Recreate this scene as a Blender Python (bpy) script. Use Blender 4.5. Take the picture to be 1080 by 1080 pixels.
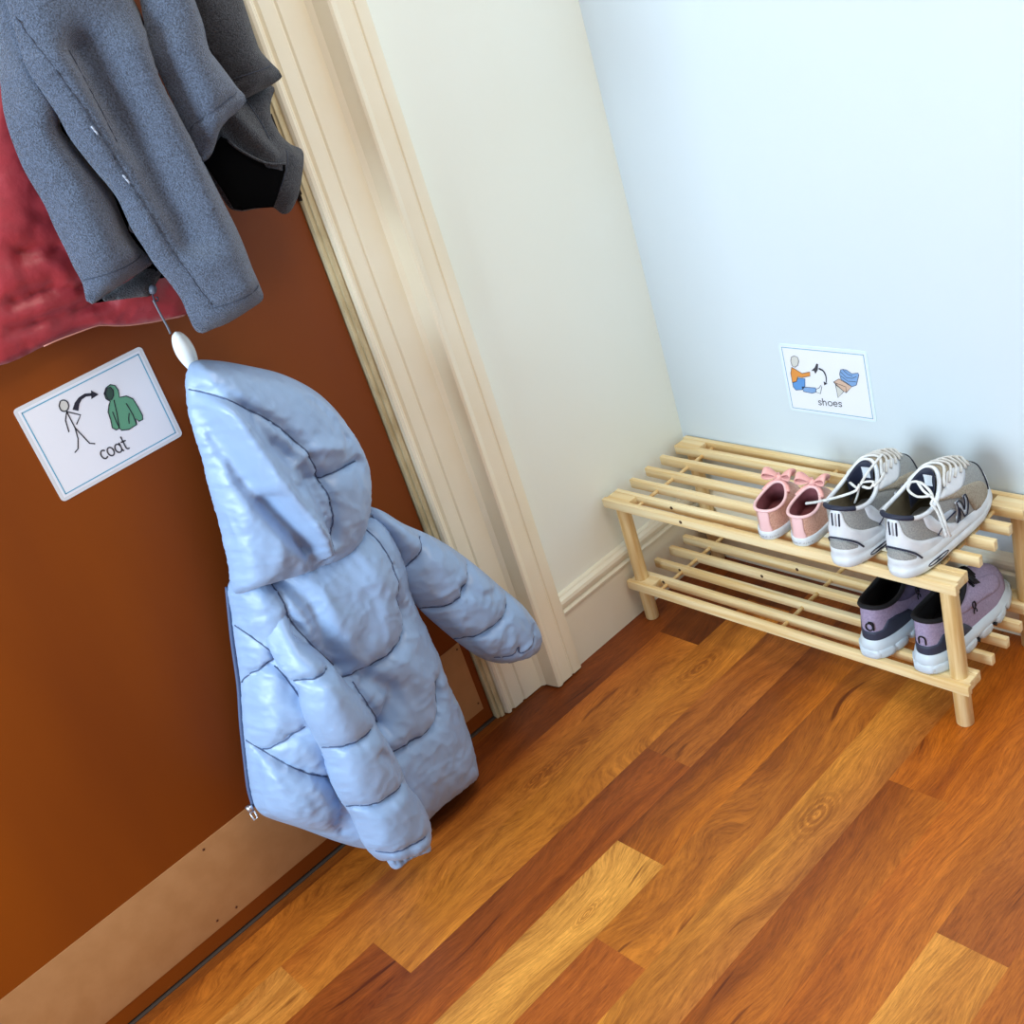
import bpy, bmesh, math, random
import numpy as np
from mathutils import Vector, Matrix, noise
from mathutils.geometry import delaunay_2d_cdt
for _o in list(bpy.data.objects): bpy.data.objects.remove(_o)
random.seed(7)
PI = math.pi
SC = bpy.context.scene
COL = SC.collection
# ------------------------------------------------------------------ camera, world, lights, exposure
M = np.array([[0.65623037, 0.70096413, -0.27930446],
              [0.18517594, -0.50844143, -0.84095017],
              [-0.73148586, 0.50013658, -0.4634564]])       # rows: camera right, down, forward
FPX = 1201.75
CAM = np.array([1.51916, -1.51727, 1.35])
cd = bpy.data.cameras.new('camera'); cam = bpy.data.objects.new('camera', cd); COL.objects.link(cam)
cd.sensor_width = 36; cd.lens = FPX / 1080 * 36; cd.clip_start = .02
mw = Matrix.Identity(4)
for i in range(3):
    mw[i][0] = M[0][i]; mw[i][1] = -M[1][i]; mw[i][2] = -M[2][i]; mw[i][3] = CAM[i]
cam.matrix_world = mw
SC.camera = cam
w = bpy.data.worlds.new('world'); SC.world = w; w.use_nodes = True
w.node_tree.nodes['Background'].inputs[0].default_value = (.97, .97, 1, 1)
w.node_tree.nodes['Background'].inputs[1].default_value = .30

def area(name, loc, target, size, sy, power, color):
    l = bpy.data.lights.new(name, 'AREA'); l.shape = 'RECTANGLE'; l.size = size; l.size_y = sy
    l.energy = power; l.color = color
    o = bpy.data.objects.new(name, l); COL.objects.link(o); o.location = loc
    o.rotation_euler = (Vector(target) - Vector(loc)).to_track_quat('-Z', 'Y').to_euler()
    return o
area('window_light', (.45, -3.4, 1.45), (.2, 0, .6), 1.1, 1.4, 80, (.68, .86, 1))
area('ceiling_light', (1.25, -.75, 2.6), (.9, -.6, 0), 1.0, 1.0, 17, (1, .91, .78))
SC.view_settings.view_transform = 'Standard'; SC.view_settings.look = 'None'
SC.view_settings.exposure = 0.50; SC.view_settings.gamma = 1; SC.view_settings.use_curve_mapping = False

# ------------------------------------------------------------------ helpers
def W(u, v, ax, val):
    """point of the plane axis=val seen along photo pixel (u, v)"""
    d = M.T @ np.array([u - 540, v - 540, FPX]); t = (val - CAM[ax]) / d[ax]
    return Vector(CAM + t * d)
def lin(h):
    h = h.lstrip('#'); c = [int(h[i:i + 2], 16) / 255 for i in (0, 2, 4)]
    return tuple(x / 12.92 if x <= .04045 else ((x + .055) / 1.055) ** 2.4 for x in c) + (1,)
def tag(o, label, cat, group=None):
    o['label'] = label; o['category'] = cat
    if group: o['group'] = group
    return o
def empty(name, loc=(0, 0, 0), rz=0):
    o = bpy.data.objects.new(name, None); COL.objects.link(o); o.location = loc; o.rotation_euler = (0, 0, rz)
    o.empty_display_size = .05
    return o
def link(name, verts, faces, mat, parent=None, smooth=True, mats=None, fmat=None, recalc=True):
    me = bpy.data.meshes.new(name)
    me.from_pydata([tuple(v) for v in verts], [], faces)
    if recalc:
        bm = bmesh.new(); bm.from_mesh(me); bmesh.ops.recalc_face_normals(bm, faces=bm.faces); bm.to_mesh(me); bm.free()
    for m in (mats or [mat]): me.materials.append(m)
    if fmat:
        for p, k in zip(me.polygons, fmat): p.material_index = k
    if smooth:
        for p in me.polygons: p.use_smooth = True
    o = bpy.data.objects.new(name, me); COL.objects.link(o)
    if parent is not None:
        o.parent = parent
    return o
class MB:
    """collects shapes of ONE object"""
    def __init__(s): s.v = []; s.f = []; s.m = []
    def add(s, V, F, k=0):
        n = len(s.v); s.v += [tuple(a) for a in V]; s.f += [tuple(i + n for i in f) for f in F]; s.m += [k] * len(F)
    def box(s, a, b, k=0, bev=0):
        x0, y0, z0 = a; x1, y1, z1 = b
        if bev <= 0:
            s.add([(x, y, z) for x in (x0, x1) for y in (y0, y1) for z in (z0, z1)],
                  [(0, 1, 3, 2), (4, 6, 7, 5), (0, 4, 5, 1), (2, 3, 7, 6), (0, 2, 6, 4), (1, 5, 7, 3)], k); return
        bm = bmesh.new(); bmesh.ops.create_cube(bm, size=1)
        for v in bm.verts:
            v.co = Vector(((x0 + x1) / 2 + v.co.x * (x1 - x0), (y0 + y1) / 2 + v.co.y * (y1 - y0), (z0 + z1) / 2 + v.co.z * (z1 - z0)))
        bmesh.ops.bevel(bm, geom=bm.edges[:], offset=bev, segments=2, affect='EDGES', profile=.6)
        bm.verts.index_update()
        s.add([v.co[:] for v in bm.verts], [[v.index for v in f.verts] for f in bm.faces], k); bm.free()
    def tube(s, pts, r, n=10, k=0, flat=None):
        pts = [Vector(p) for p in pts]; m = len(pts)
        rr = r if isinstance(r, (list, tuple)) else [r] * m
        base = len(s.v); up = None
        for i, p in enumerate(pts):
            t = (pts[min(i + 1, m - 1)] - pts[max(i - 1, 0)]).normalized()
            if up is None:
                up = Vector((0, 0, 1)) if abs(t.z) < .9 else Vector((1, 0, 0))
            a = t.cross(up)
            if a.length < 1e-6: a = t.orthogonal()
            a.normalize(); b = a.cross(t).normalized(); up = b
            for j in range(n):
                q = 2 * PI * j / n
                s.v.append(tuple(p + a * math.cos(q) * rr[i] + b * math.sin(q) * rr[i] * (flat or 1)))
        for i in range(m - 1):
            for j in range(n):
                s.f.append((base + i * n + j, base + i * n + (j + 1) % n, base + (i + 1) * n + (j + 1) % n, base + (i + 1) * n + j)); s.m.append(k)
        s.f.append(tuple(base + j for j in range(n))); s.f.append(tuple(base + (m - 1) * n + j for j in reversed(range(n)))); s.m += [k, k]
    def build(s, name, mat, parent=None, smooth=True, mats=None, recalc=True):
        return link(name, s.v, s.f, mat, parent, smooth, mats, s.m if mats else None, recalc)
def autosmooth(o, ang=35):
    me = o.data
    bm = bmesh.new(); bm.from_mesh(me)
    for e in bm.edges:
        if len(e.link_faces) == 2 and e.calc_face_angle(0) > math.radians(ang): e.smooth = False
    for f in bm.faces: f.smooth = True
    bm.to_mesh(me); bm.free(); return o
def spline(pts, step, closed=False, sharp=None):
    P = [np.array(p, float) for p in pts]; n = len(P); out = []
    for i in range(n if closed else n - 1):
        if closed: a, b, c, d = P[i - 1], P[i], P[(i + 1) % n], P[(i + 2) % n]
        else: a, b, c, d = P[max(i - 1, 0)], P[i], P[i + 1], P[min(i + 2, n - 1)]
        L = np.linalg.norm(c - b); k = max(1, int(round(L / step)))
        # centripetal-ish tangents limited to the segment length
        m1 = (c - a); m2 = (d - b)
        m1 = m1 / (np.linalg.norm(m1) + 1e-9) * min(np.linalg.norm(m1) * .5, L); m2 = m2 / (np.linalg.norm(m2) + 1e-9) * min(np.linalg.norm(m2) * .5, L)
        for j in range(k):
            t = j / k; t2 = t * t; t3 = t2 * t
            out.append((2 * t3 - 3 * t2 + 1) * b + (t3 - 2 * t2 + t) * m1 + (-2 * t3 + 3 * t2) * c + (t3 - t2) * m2)
    if not closed: out.append(P[-1])
    return out
def segdist(Q, poly, closed):
    """distance of every point of Q to a polyline"""
    P = np.array(poly); A = P if closed else P[:-1]; B = np.roll(P, -1, 0) if closed else P[1:]
    best = np.full(len(Q), 1e9)
    for a, b in zip(A, B):
        ab = b - a; l = ab @ ab + 1e-12
        t = np.clip(((Q - a) @ ab) / l, 0, 1)
        best = np.minimum(best, np.hypot(*(Q - a - t[:, None] * ab).T))
    return best
def inside(Q, poly):
    P = np.array(poly); r = np.zeros(len(Q), bool); j = len(P) - 1
    for i in range(len(P)):
        xi, yi = P[i]; xj, yj = P[j]
        c = ((yi > Q[:, 1]) != (yj > Q[:, 1])) & (Q[:, 0] < (xj - xi) * (Q[:, 1] - yi) / (yj - yi + 1e-15) + xi)
        r ^= c; j = i
    return r
def triangulate(bound, sp, jit=.18):
    B = np.array(bound); x0, y0 = B.min(0); x1, y1 = B.max(0)
    rng = np.random.RandomState(3); pts = []
    y = y0; k = 0
    while y < y1:
        xs = np.arange(x0 + (sp / 2 if k % 2 else 0), x1, sp); pts.append(np.c_[xs, np.full(len(xs), y)]); y += sp * .866; k += 1
    Q = np.concatenate(pts); Q = Q + rng.uniform(-jit, jit, Q.shape) * sp
    Q = Q[inside(Q, B)]; d = segdist(Q, B, True); Q = Q[d > sp * .55]
    allp = np.concatenate([B, Q]); nb = len(B)
    r = delaunay_2d_cdt([Vector(p) for p in allp], [(i, (i + 1) % nb) for i in range(nb)], [], 1, 1e-7)
    V = np.array([v[:] for v in r[0]]); F = [tuple(f) for f in r[2]]
    return V, F
# ------------------------------------------------------------------ materials
def nmat(name, color, rough=.5, color2=None, nscale=8, bump=0, bscale=200, metal=0, sheen=0, spec=.5, stretch=None, coat=0, detail=4, bdist=.001, ridged=False):
    m = bpy.data.materials.new(name); m.use_nodes = True; nt = m.node_tree; b = nt.nodes['Principled BSDF']
    c = lin(color) if isinstance(color, str) else color
    b.inputs['Base Color'].default_value = c; b.inputs['Roughness'].default_value = rough
    b.inputs['Metallic'].default_value = metal; b.inputs['Specular IOR Level'].default_value = spec
    if sheen: b.inputs['Sheen Weight'].default_value = sheen; b.inputs['Sheen Roughness'].default_value = .5
    if coat: b.inputs['Coat Weight'].default_value = coat; b.inputs['Coat Roughness'].default_value = .15
    if color2 or bump:
        tc = nt.nodes.new('ShaderNodeTexCoord'); mp = nt.nodes.new('ShaderNodeMapping')
        nt.links.new(tc.outputs['Object'], mp.inputs[0])
        if stretch: mp.inputs['Scale'].default_value = stretch
    if color2:
        n = nt.nodes.new('ShaderNodeTexNoise'); n.inputs['Scale'].default_value = nscale; n.inputs['Detail'].default_value = detail
        nt.links.new(mp.outputs[0], n.inputs['Vector'])
        r = nt.nodes.new('ShaderNodeValToRGB'); r.color_ramp.elements[0].position = .35; r.color_ramp.elements[1].position = .65
        r.color_ramp.elements[0].color = lin(color2) if isinstance(color2, str) else color2; r.color_ramp.elements[1].color = c
        nt.links.new(n.outputs[0], r.inputs[0]); nt.links.new(r.outputs[0], b.inputs['Base Color'])
    if bump:
        n = nt.nodes.new('ShaderNodeTexNoise'); n.inputs['Scale'].default_value = bscale; n.inputs['Detail'].default_value = 4
        if ridged: n.noise_type = 'RIDGED_MULTIFRACTAL'; n.inputs['Detail'].default_value = 2; n.inputs['Distortion'].default_value = .6
        nt.links.new(mp.outputs[0], n.inputs['Vector'])
        bp = nt.nodes.new('ShaderNodeBump'); bp.inputs['Strength'].default_value = bump; bp.inputs['Distance'].default_value = bdist
        nt.links.new(n.outputs[0], bp.inputs['Height']); nt.links.new(bp.outputs[0], b.inputs['Normal'])
    return m
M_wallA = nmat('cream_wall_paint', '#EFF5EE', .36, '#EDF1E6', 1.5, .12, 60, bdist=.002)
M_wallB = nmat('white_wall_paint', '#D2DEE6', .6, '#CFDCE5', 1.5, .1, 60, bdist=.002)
M_gloss = nmat('cream_gloss_paint', '#F0E8D2', .22, '#ECE2C8', 6, .15, 25, bdist=.002)
M_skirt = nmat('skirting_gloss_paint', '#E9E4D2', .28, '#E4DECA', 5, .1, 30, bdist=.002)
M_chip = nmat('worn_jamb_paint', '#D2C49E', .5, '#B5A37C', 60, .4, 120, stretch=(1, 1, .3))
M_door = nmat('brown_door_veneer', '#8A4306', .5, '#71330A', 2.2, .1, 90, stretch=(1, 1, .22), spec=.25)
M_plate = nmat('bronze_kick_plate', '#AD7C50', .42, '#A67549', 30, .05, 400)
M_dark = nmat('dark_metal', '#2A2420', .45, metal=.6)
M_screw = nmat('screw_metal', '#6A4026', .4, metal=.6)
M_pine = nmat('pine_wood', '#F0DEB2', .5, '#DDBB80', 14, .15, 60, stretch=(.25, 6, 6))
M_pine_rod = nmat('pine_dowel_wood', '#EBD29E', .5, '#D4AE70', 20, .15, 60, stretch=(6, 6, .3))
M_knot = nmat('pine_knot', '#4A2E1A', .6)
M_puffer = nmat('blue_puffer_nylon', '#90ABD0', .40, '#8BA6CB', 30, .5, 20, sheen=.1, bdist=.010, stretch=(1, 1, .55), ridged=True)
M_seam = nmat('puffer_stitching', '#485A7E', .6)
M_fleece = nmat('grey_blue_fleece', '#65738C', .95, '#414855', 520, 1.0, 520, sheen=.3, spec=.1, bdist=.003, detail=3)
M_fleece2 = nmat('charcoal_fleece', '#4E5158', .95, '#303238', 520, 1.0, 520, sheen=.2, spec=.1, bdist=.003, detail=3)
M_lining = nmat('black_lining', '#050506', 1, spec=.05)
M_thread = nmat('grey_stitch', '#3B4252', .9)
M_threadl = nmat('pale_stitch', '#A9B3C6', .9)
M_red = nmat('red_puffer_nylon', '#A8323C', .45, '#962A34', 20, .4, 45, sheen=.1, bdist=.004)
M_hook = nmat('white_hook_enamel', '#EDF1F0', .25)
M_brass = nmat('zip_metal', '#C3C8D2', .3, metal=.8)
# ------------------------------------------------------------------ floor
def floor():
    xs = [-.12, -.02, .08, .18, .28, .38, .48, .58, .675, .775, .875, .975] + [.975 + .1 * k for k in range(1, 16)]
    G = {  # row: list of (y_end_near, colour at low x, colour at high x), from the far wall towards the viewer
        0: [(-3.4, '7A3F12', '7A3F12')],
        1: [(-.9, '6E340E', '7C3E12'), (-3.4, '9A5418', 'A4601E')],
        2: [(-.283, '6A340E', '6A340E'), (-1.235, '9A531A', 'AE6A26'), (-3.4, 'C0813A', 'B87630')],  # dark wall-end pieces here and below: rack shade put into the plank colour
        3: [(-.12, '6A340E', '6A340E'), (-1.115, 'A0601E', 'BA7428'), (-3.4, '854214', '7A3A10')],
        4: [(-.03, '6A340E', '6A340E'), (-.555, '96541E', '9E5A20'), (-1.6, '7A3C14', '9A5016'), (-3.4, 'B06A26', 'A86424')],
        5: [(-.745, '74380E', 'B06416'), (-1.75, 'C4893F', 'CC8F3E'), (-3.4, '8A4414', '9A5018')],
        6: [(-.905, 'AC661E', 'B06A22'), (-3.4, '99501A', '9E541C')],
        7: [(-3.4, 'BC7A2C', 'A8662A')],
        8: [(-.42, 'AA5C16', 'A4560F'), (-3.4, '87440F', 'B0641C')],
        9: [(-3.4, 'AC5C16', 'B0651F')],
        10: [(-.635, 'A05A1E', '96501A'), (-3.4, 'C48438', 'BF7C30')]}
    V = []; F = []; C = []; off = []
    for i in range(len(xs) - 1):
        rows = G.get(i)
        if not rows:
            rows = []; y = -.2 - random.random() * .5
            while y > -3.3:
                c = random.choice(['A8621F', '99511A', 'B8752B', '8A4816', 'A55C1A']); rows.append((y, c, c)); y -= random.uniform(.7, 1.2)
            rows.append((-3.4, 'A8621F', 'A8621F'))
        y0 = .02
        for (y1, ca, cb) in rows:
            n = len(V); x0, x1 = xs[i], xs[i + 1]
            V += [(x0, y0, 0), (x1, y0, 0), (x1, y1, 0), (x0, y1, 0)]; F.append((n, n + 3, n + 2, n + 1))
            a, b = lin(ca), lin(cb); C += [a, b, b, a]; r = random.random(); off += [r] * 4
            y0 = y1
    # thickness below
    n = len(V); x0, x1 = xs[0], xs[-1]
    V += [(x0, .02, -.02), (x1, .02, -.02), (x1, -3.4, -.02), (x0, -3.4, -.02)]; F.append((n, n + 1, n + 2, n + 3)); C += [lin('7A3C14')] * 4; off += [0] * 4
    me = bpy.data.meshes.new('floor'); me.from_pydata(V, [], F)
    ca = me.color_attributes.new('plank', 'FLOAT_COLOR', 'POINT'); oa = me.attributes.new('shift', 'FLOAT', 'POINT')
    ca = me.color_attributes['plank']; oa = me.attributes['shift']
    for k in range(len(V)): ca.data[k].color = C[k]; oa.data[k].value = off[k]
    o = bpy.data.objects.new('floor', me); COL.objects.link(o); o['kind'] = 'structure'
    m = bpy.data.materials.new('wood_planks'); m.use_nodes = True; nt = m.node_tree; N = nt.nodes; L = nt.links; b = N['Principled BSDF']
    tc = N.new('ShaderNodeTexCoord'); at = N.new('ShaderNodeAttribute'); at.attribute_name = 'plank'; a2 = N.new('ShaderNodeAttribute'); a2.attribute_name = 'shift'
    def vm(op, a, bb):
        q = N.new('ShaderNodeVectorMath'); q.operation = op
        L.new(a, q.inputs[0])
        if isinstance(bb, tuple): q.inputs[1].default_value = bb
        else: L.new(bb, q.inputs[1])
        return q.outputs[0]
    cmb = N.new('ShaderNodeCombineXYZ'); mu = N.new('ShaderNodeMath'); mu.operation = 'MULTIPLY'; mu.inputs[1].default_value = 37; L.new(a2.outputs['Fac'], mu.inputs[0])
    L.new(mu.outputs[0], cmb.inputs[0]); L.new(mu.outputs[0], cmb.inputs[2])
    p = vm('ADD', tc.outputs['Object'], cmb.outputs[0])
    # warp so the grain flows round knots
    nw = N.new('ShaderNodeTexNoise'); nw.inputs['Scale'].default_value = 5; nw.inputs['Detail'].default_value = 1.5; L.new(vm('MULTIPLY', p, (1.4, .55, 1)), nw.inputs['Vector'])
    wsub = vm('SUBTRACT', nw.outputs['Color'], (.5, .5, .5)); wv = vm('MULTIPLY', wsub, (.16, 0, 0)); pw = vm('ADD', p, wv)
    g1 = N.new('ShaderNodeTexNoise'); g1.inputs['Scale'].default_value = 1; g1.inputs['Detail'].default_value = 6; g1.inputs['Roughness'].default_value = .6; L.new(vm('MULTIPLY', pw, (42, 3.2, 1)), g1.inputs['Vector'])
    g2 = N.new('ShaderNodeTexNoise'); g2.inputs['Scale'].default_value = 1; g2.inputs['Detail'].default_value = 5; g2.inputs['Roughness'].default_value = .75; L.new(vm('MULTIPLY', pw, (420, 34, 1)), g2.inputs['Vector'])
    g3 = N.new('ShaderNodeTexNoise'); g3.inputs['Scale'].default_value = 1; g3.inputs['Detail'].default_value = 3; L.new(vm('MULTIPLY', pw, (16, 1.7, 1)), g3.inputs['Vector'])
    def ramp(src, a, ca, bb, cb):
        r = N.new('ShaderNodeValToRGB'); r.color_ramp.elements[0].position = a; r.color_ramp.elements[1].position = bb
        r.color_ramp.elements[0].color = ca; r.color_ramp.elements[1].color = cb; L.new(src, r.inputs[0]); return r.outputs[0]
    def mul(a, bb, f=1):
        x = N.new('ShaderNodeMix'); x.data_type = 'RGBA'; x.blend_type = 'MULTIPLY'; x.inputs[0].default_value = f; L.new(a, x.inputs[6]); L.new(bb, x.inputs[7]); return x.outputs[2]
    c = mul(at.outputs['Color'], ramp(g1.outputs[0], .34, (.76, .69, .62, 1), .6, (1.12, 1.12, 1.1, 1)))
    c = mul(c, ramp(g2.outputs[0], .32, (.62, .55, .46, 1), .62, (1.22, 1.22, 1.2, 1)))
    c = mul(c, ramp(g3.outputs[0], .3, (.74, .64, .56, 1), .5, (1.06, 1.06, 1.05, 1)))
    # knots: rings round a few centres
    for (u_, v_, rx, ry) in ((858, 862, .040, .075), (738, 702, .040, .09), (592, 806, .035, .15), (618, 958, .016, .05), (566, 822, .02, .06)):
        k_ = W(u_, v_, 2, 0); q = vm('MULTIPLY', vm('SUBTRACT', vm('ADD', tc.outputs['Object'], vm('MULTIPLY', wsub, (.05, .08, 0))), (k_.x, k_.y, 0)), (1 / rx, 1 / ry, 0))
        ln = N.new('ShaderNodeVectorMath'); ln.operation = 'LENGTH'; L.new(q, ln.inputs[0])
        nn = N.new('ShaderNodeMath'); nn.operation = 'MULTIPLY_ADD'; nn.inputs[1].default_value = 9; L.new(g2.outputs[0], nn.inputs[0])
        m1 = N.new('ShaderNodeMath'); m1.operation = 'MULTIPLY'; m1.inputs[1].default_value = 30; L.new(ln.outputs['Value'], m1.inputs[0]); L.new(m1.outputs[0], nn.inputs[2])
        sn = N.new('ShaderNodeMath'); sn.operation = 'SINE'; L.new(nn.outputs[0], sn.inputs[0])
        rg = ramp(sn.outputs[0], .2, (.60, .50, .42, 1), .8, (1.05, 1.05, 1.05, 1))
        ms = N.new('ShaderNodeMapRange'); ms.inputs[1].default_value = 1.0; ms.inputs[2].default_value = .25; ms.inputs[3].default_value = 0; ms.inputs[4].default_value = .8; L.new(ln.outputs['Value'], ms.inputs[0])
        x = N.new('ShaderNodeMix'); x.data_type = 'RGBA'; x.blend_type = 'MULTIPLY'; L.new(ms.outputs[0], x.inputs[0]); L.new(c, x.inputs[6]); L.new(rg, x.inputs[7]); c = x.outputs[2]
    # dark thin flecks
    g4 = N.new('ShaderNodeTexNoise'); g4.inputs['Scale'].default_value = 1; g4.inputs['Detail'].default_value = 2; L.new(vm('MULTIPLY', pw, (60, 5, 1)), g4.inputs['Vector'])
    c = mul(c, ramp(g4.outputs[0], .25, (.45, .35, .3, 1), .31, (1, 1, 1, 1)))
    L.new(c, b.inputs['Base Color']); b.inputs['Roughness'].default_value = .42; b.inputs['Specular IOR Level'].default_value = .35
    bp = N.new('ShaderNodeBump'); bp.inputs['Strength'].default_value = .3; bp.inputs['Distance'].default_value = .001; L.new(g2.outputs[0], bp.inputs['Height']); L.new(bp.outputs[0], b.inputs['Normal'])
    me.materials.append(m)
floor()
# ------------------------------------------------------------------ walls, door, trim
def struct(name, mb, mat, mats=None, auto=True):
    o = mb.build(name, mat, None, True, mats); o['kind'] = 'structure'
    if auto: autosmooth(o, 28)
    return o
b = MB(); b.box((-.16, -.462, -.01), (-.012, .1, 2.5)); b.box((-.16, -3.4, 2.08), (-.012, -.462, 2.5)); b.box((-.16, -3.4, -.01), (-.012, -1.72, 2.08))
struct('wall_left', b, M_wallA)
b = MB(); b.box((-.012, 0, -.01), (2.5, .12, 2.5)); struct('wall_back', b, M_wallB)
def extrude(prof, a, bb, axis, name, mat):
    """profile extruded along an axis; prof = points in the two other axes"""
    V = []
    for t in (a, bb):
        for (p, q) in prof: V.append((p, q, t) if axis == 2 else (p, t, q) if axis == 1 else (t, p, q))
    n = len(prof); F = [(i, (i + 1) % n, n + (i + 1) % n, n + i) for i in range(n)] + [tuple(range(n)), tuple(range(2 * n - 1, n - 1, -1))]
    o = link(name, V, F, mat); o['kind'] = 'structure'; autosmooth(o, 24); return o
# moulded skirting boards (x or y, z)
SK = [(0, 0), (.0, .124), (.004, .127), (.0045, .131), (-.002, .134), (-.0025, .138), (.003, .143), (.004, .150), (.002, .156), (-.004, .160), (-.0055, .163), (-.012, .166), (-.0125, 0)]
extrude([(x, z) for x, z in SK], -.446, .0, 1, 'baseboard_left', M_skirt)
extrude([(-.0125 - x + .0005 + .0, z) for x, z in SK], 0, 2.5, 0, 'baseboard_back', M_skirt)
# door casing: (x, y) profile running upwards
CP = [(-.012, -.444), (.010, -.4445), (.012, -.449), (.012, -.467), (.0095, -.469), (.0095, -.471), (.012, -.473), (.012, -.498), (.015, -.504), (.0155, -.509), (.013, -.513), (.002, -.516), (-.016, -.519), (-.019, -.523),
      (-.023, -.527), (-.0235, -.570), (-.0265, -.573), (-.0265, -.576), (-.0235, -.578), (-.0235, -.600), (-.028, -.604), (-.027, -.607), (-.0225, -.610), (-.0215, -.614), (-.024, -.618), (-.030, -.6195), (-.06, -.620)]
extrude(CP, .004, 2.06, 2, 'trim_1', M_gloss)
CPT = [(x, 2.06 + (-.444 - y) * -1 + .18 - .18) for x, y in CP]
extrude([(x, 2.06 - .620 - y) for x, y in CP][::-1], -1.72, -.444, 1, 'trim_2', M_gloss)
# worn door jamb, set back from the casing
b = MB(); b.box((-.16, -.6375, .0), (-.036, -.602, 2.06), bev=.002); b.box((-.036, -.631, .001), (-.031, -.6225, 2.06), bev=.0015); b.box((-.16, -1.72, 2.05), (-.036, -.602, 2.08))
struct('trim_3', b, M_chip)
b = MB(); b.box((-.062, -1.72, 0), (-.041, -.637, .0025), bev=.0008); struct('trim_4', b, nmat('threshold_strip', '#40342C', .5))
# the door leaf with its kick plate and hinge
b = MB(); b.box((-.09, -1.70, .006), (-.045, -.6395, 2.045), bev=.0015)
door = b.build('door_1', M_door); door['kind'] = 'structure'; autosmooth(door)
b = MB(); b.box((-.0452, -1.66, .037), (-.0435, -.655, .197), bev=.0006)
kp = b.build('kick_plate', M_plate, door); autosmooth(kp); kp['label'] = 'bronze coloured metal kick plate'
for (u, v) in [(214.5, 896), (249, 956.7), (229, 971), (482, 685), (504.4, 741.7)]:
    p = W(u, v, 0, -.0435); s = MB(); s.tube([p, p + Vector((.0006, 0, 0))], .0022, 12); s.build('screw', M_screw, kp)
hb = MB()
for k in range(4):
    z0 = 1.045 + k * .031
    hb.tube([(-.040, -.6385, z0), (-.040, -.6385, z0 + .028)], .0055, 12)
hb.tube([(-.040, -.6385, 1.036), (-.040, -.6385, 1.178)], .0035, 10)
hb.box((-.0452, -.668, 1.045), (-.0432, -.640, 1.166))
hb.build('hinge', M_dark, door)
# ------------------------------------------------------------------ strokes and flat fills for signs
def ribbon(pts, wdt, frame, lift, mb, k=0, taper=None):
    """flat stroke on a plane given by (origin, right, up, normal) in local 2D coordinates"""
    O, R_, U, Nn = frame; P = [np.array(p, float) for p in pts]; n = len(P); a = []; c = []
    for i in range(n):
        t = P[min(i + 1, n - 1)] - P[max(i - 1, 0)]; t = t / (np.linalg.norm(t) + 1e-12); nn = np.array([-t[1], t[0]])
        ww = wdt if taper is None else wdt * (taper[0] + (taper[1] - taper[0]) * i / (n - 1))
        a.append(P[i] + nn * ww / 2); c.append(P[i] - nn * ww / 2)
    pts3 = [O + R_ * q[0] + U * q[1] + Nn * lift for q in a + c]
    mb.add(pts3, [(i, i + 1, n + i + 1, n + i) for i in range(n - 1)], k)
    for q in (P[0], P[-1]):
        m = 10; ww = wdt * (1 if taper is None else (taper[0] if q is P[0] else taper[1])) / 2
        mb.add([O + R_ * (q[0] + ww * math.cos(2 * PI * j / m)) + U * (q[1] + ww * math.sin(2 * PI * j / m)) + Nn * lift for j in range(m)], [tuple(range(m))], k)
def fill(pts, frame, lift, mb, k=0):
    O, R_, U, Nn = frame
    mb.add([O + R_ * q[0] + U * q[1] + Nn * lift for q in pts], [tuple(range(len(pts)))], k)
def arc(cx, cy, rx, ry, a0, a1, n=16):
    return [(cx + rx * math.cos(math.radians(a0 + (a1 - a0) * i / n)), cy + ry * math.sin(math.radians(a0 + (a1 - a0) * i / n))) for i in range(n + 1)]
GL = {  # single storey school lettering, x height 1
    'c': (.85, [arc(.5, .5, .46, .5, 50, 310)]),
    'o': (1.05, [arc(.52, .5, .47, .5, 0, 360, 24)]),
    'a': (1.1, [arc(.5, .5, .46, .5, 30, 330), [(.96, 1), (.96, .15), (1.08, .02)]]),
    't': (.75, [[(.3, 1.55), (.3, .25), (.42, .04), (.68, .02)], [(.02, 1), (.66, 1)]]),
    's': (.8, [[(.7, .86), (.5, 1), (.25, .97), (.1, .77), (.22, .58), (.5, .47), (.68, .3), (.6, .07), (.35, 0), (.05, .12)]]),
    'h': (1.0, [[(.08, 1.6), (.08, 0)], [(.08, .6), (.2, .85), (.42, 1), (.68, .92), (.78, .65), (.78, 0)]]),
    'e': (.95, [[(.06, .52), (.9, .52)] + arc(.48, .5, .44, .5, 2, 315)[1:]]),
}
def write(word, x, y, h, wdt, frame, lift, mb, total=None, slant=0, k=0):
    tot = sum(GL[c][0] + .2 for c in word) - .2; s = (total / tot) if total else h; cx = x
    for ch in word:
        wd, st = GL[ch]
        for q in st:
            ribbon([(cx + a * s, y + bb * h + slant * (cx + a * s - x)) for a, bb in spline(q, .12)], wdt, frame, lift, mb, k)
        cx += (wd + .2) * s
def signmats():
    return dict(paper=nmat('sign_paper', '#E9ECF6', .35), edge=nmat('laminate_film', '#D9DCE2', .2), blue=nmat('sign_blue_line', '#5FA9C9', .5), ink=nmat('sign_ink', '#1C1B2C', .6),
                grey=nmat('sign_grey_fill', '#CFCFCB', .6), green=nmat('sign_green_fill', '#5F9C7E', .6), dgreen=nmat('sign_dark_green', '#2D4A40', .6),
                orange=nmat('sign_orange', '#DE9245', .6), jeans=nmat('sign_jeans', '#5C95D6', .6), beige=nmat('sign_beige', '#D3B4A0', .6), white=nmat('sign_white', '#E4EAF2', .6), sblue=nmat('sign_shoe_blue', '#7FA6D8', .6),
                txt=nmat('sign_text', '#3A3A44', .6))
SMT = signmats()
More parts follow.
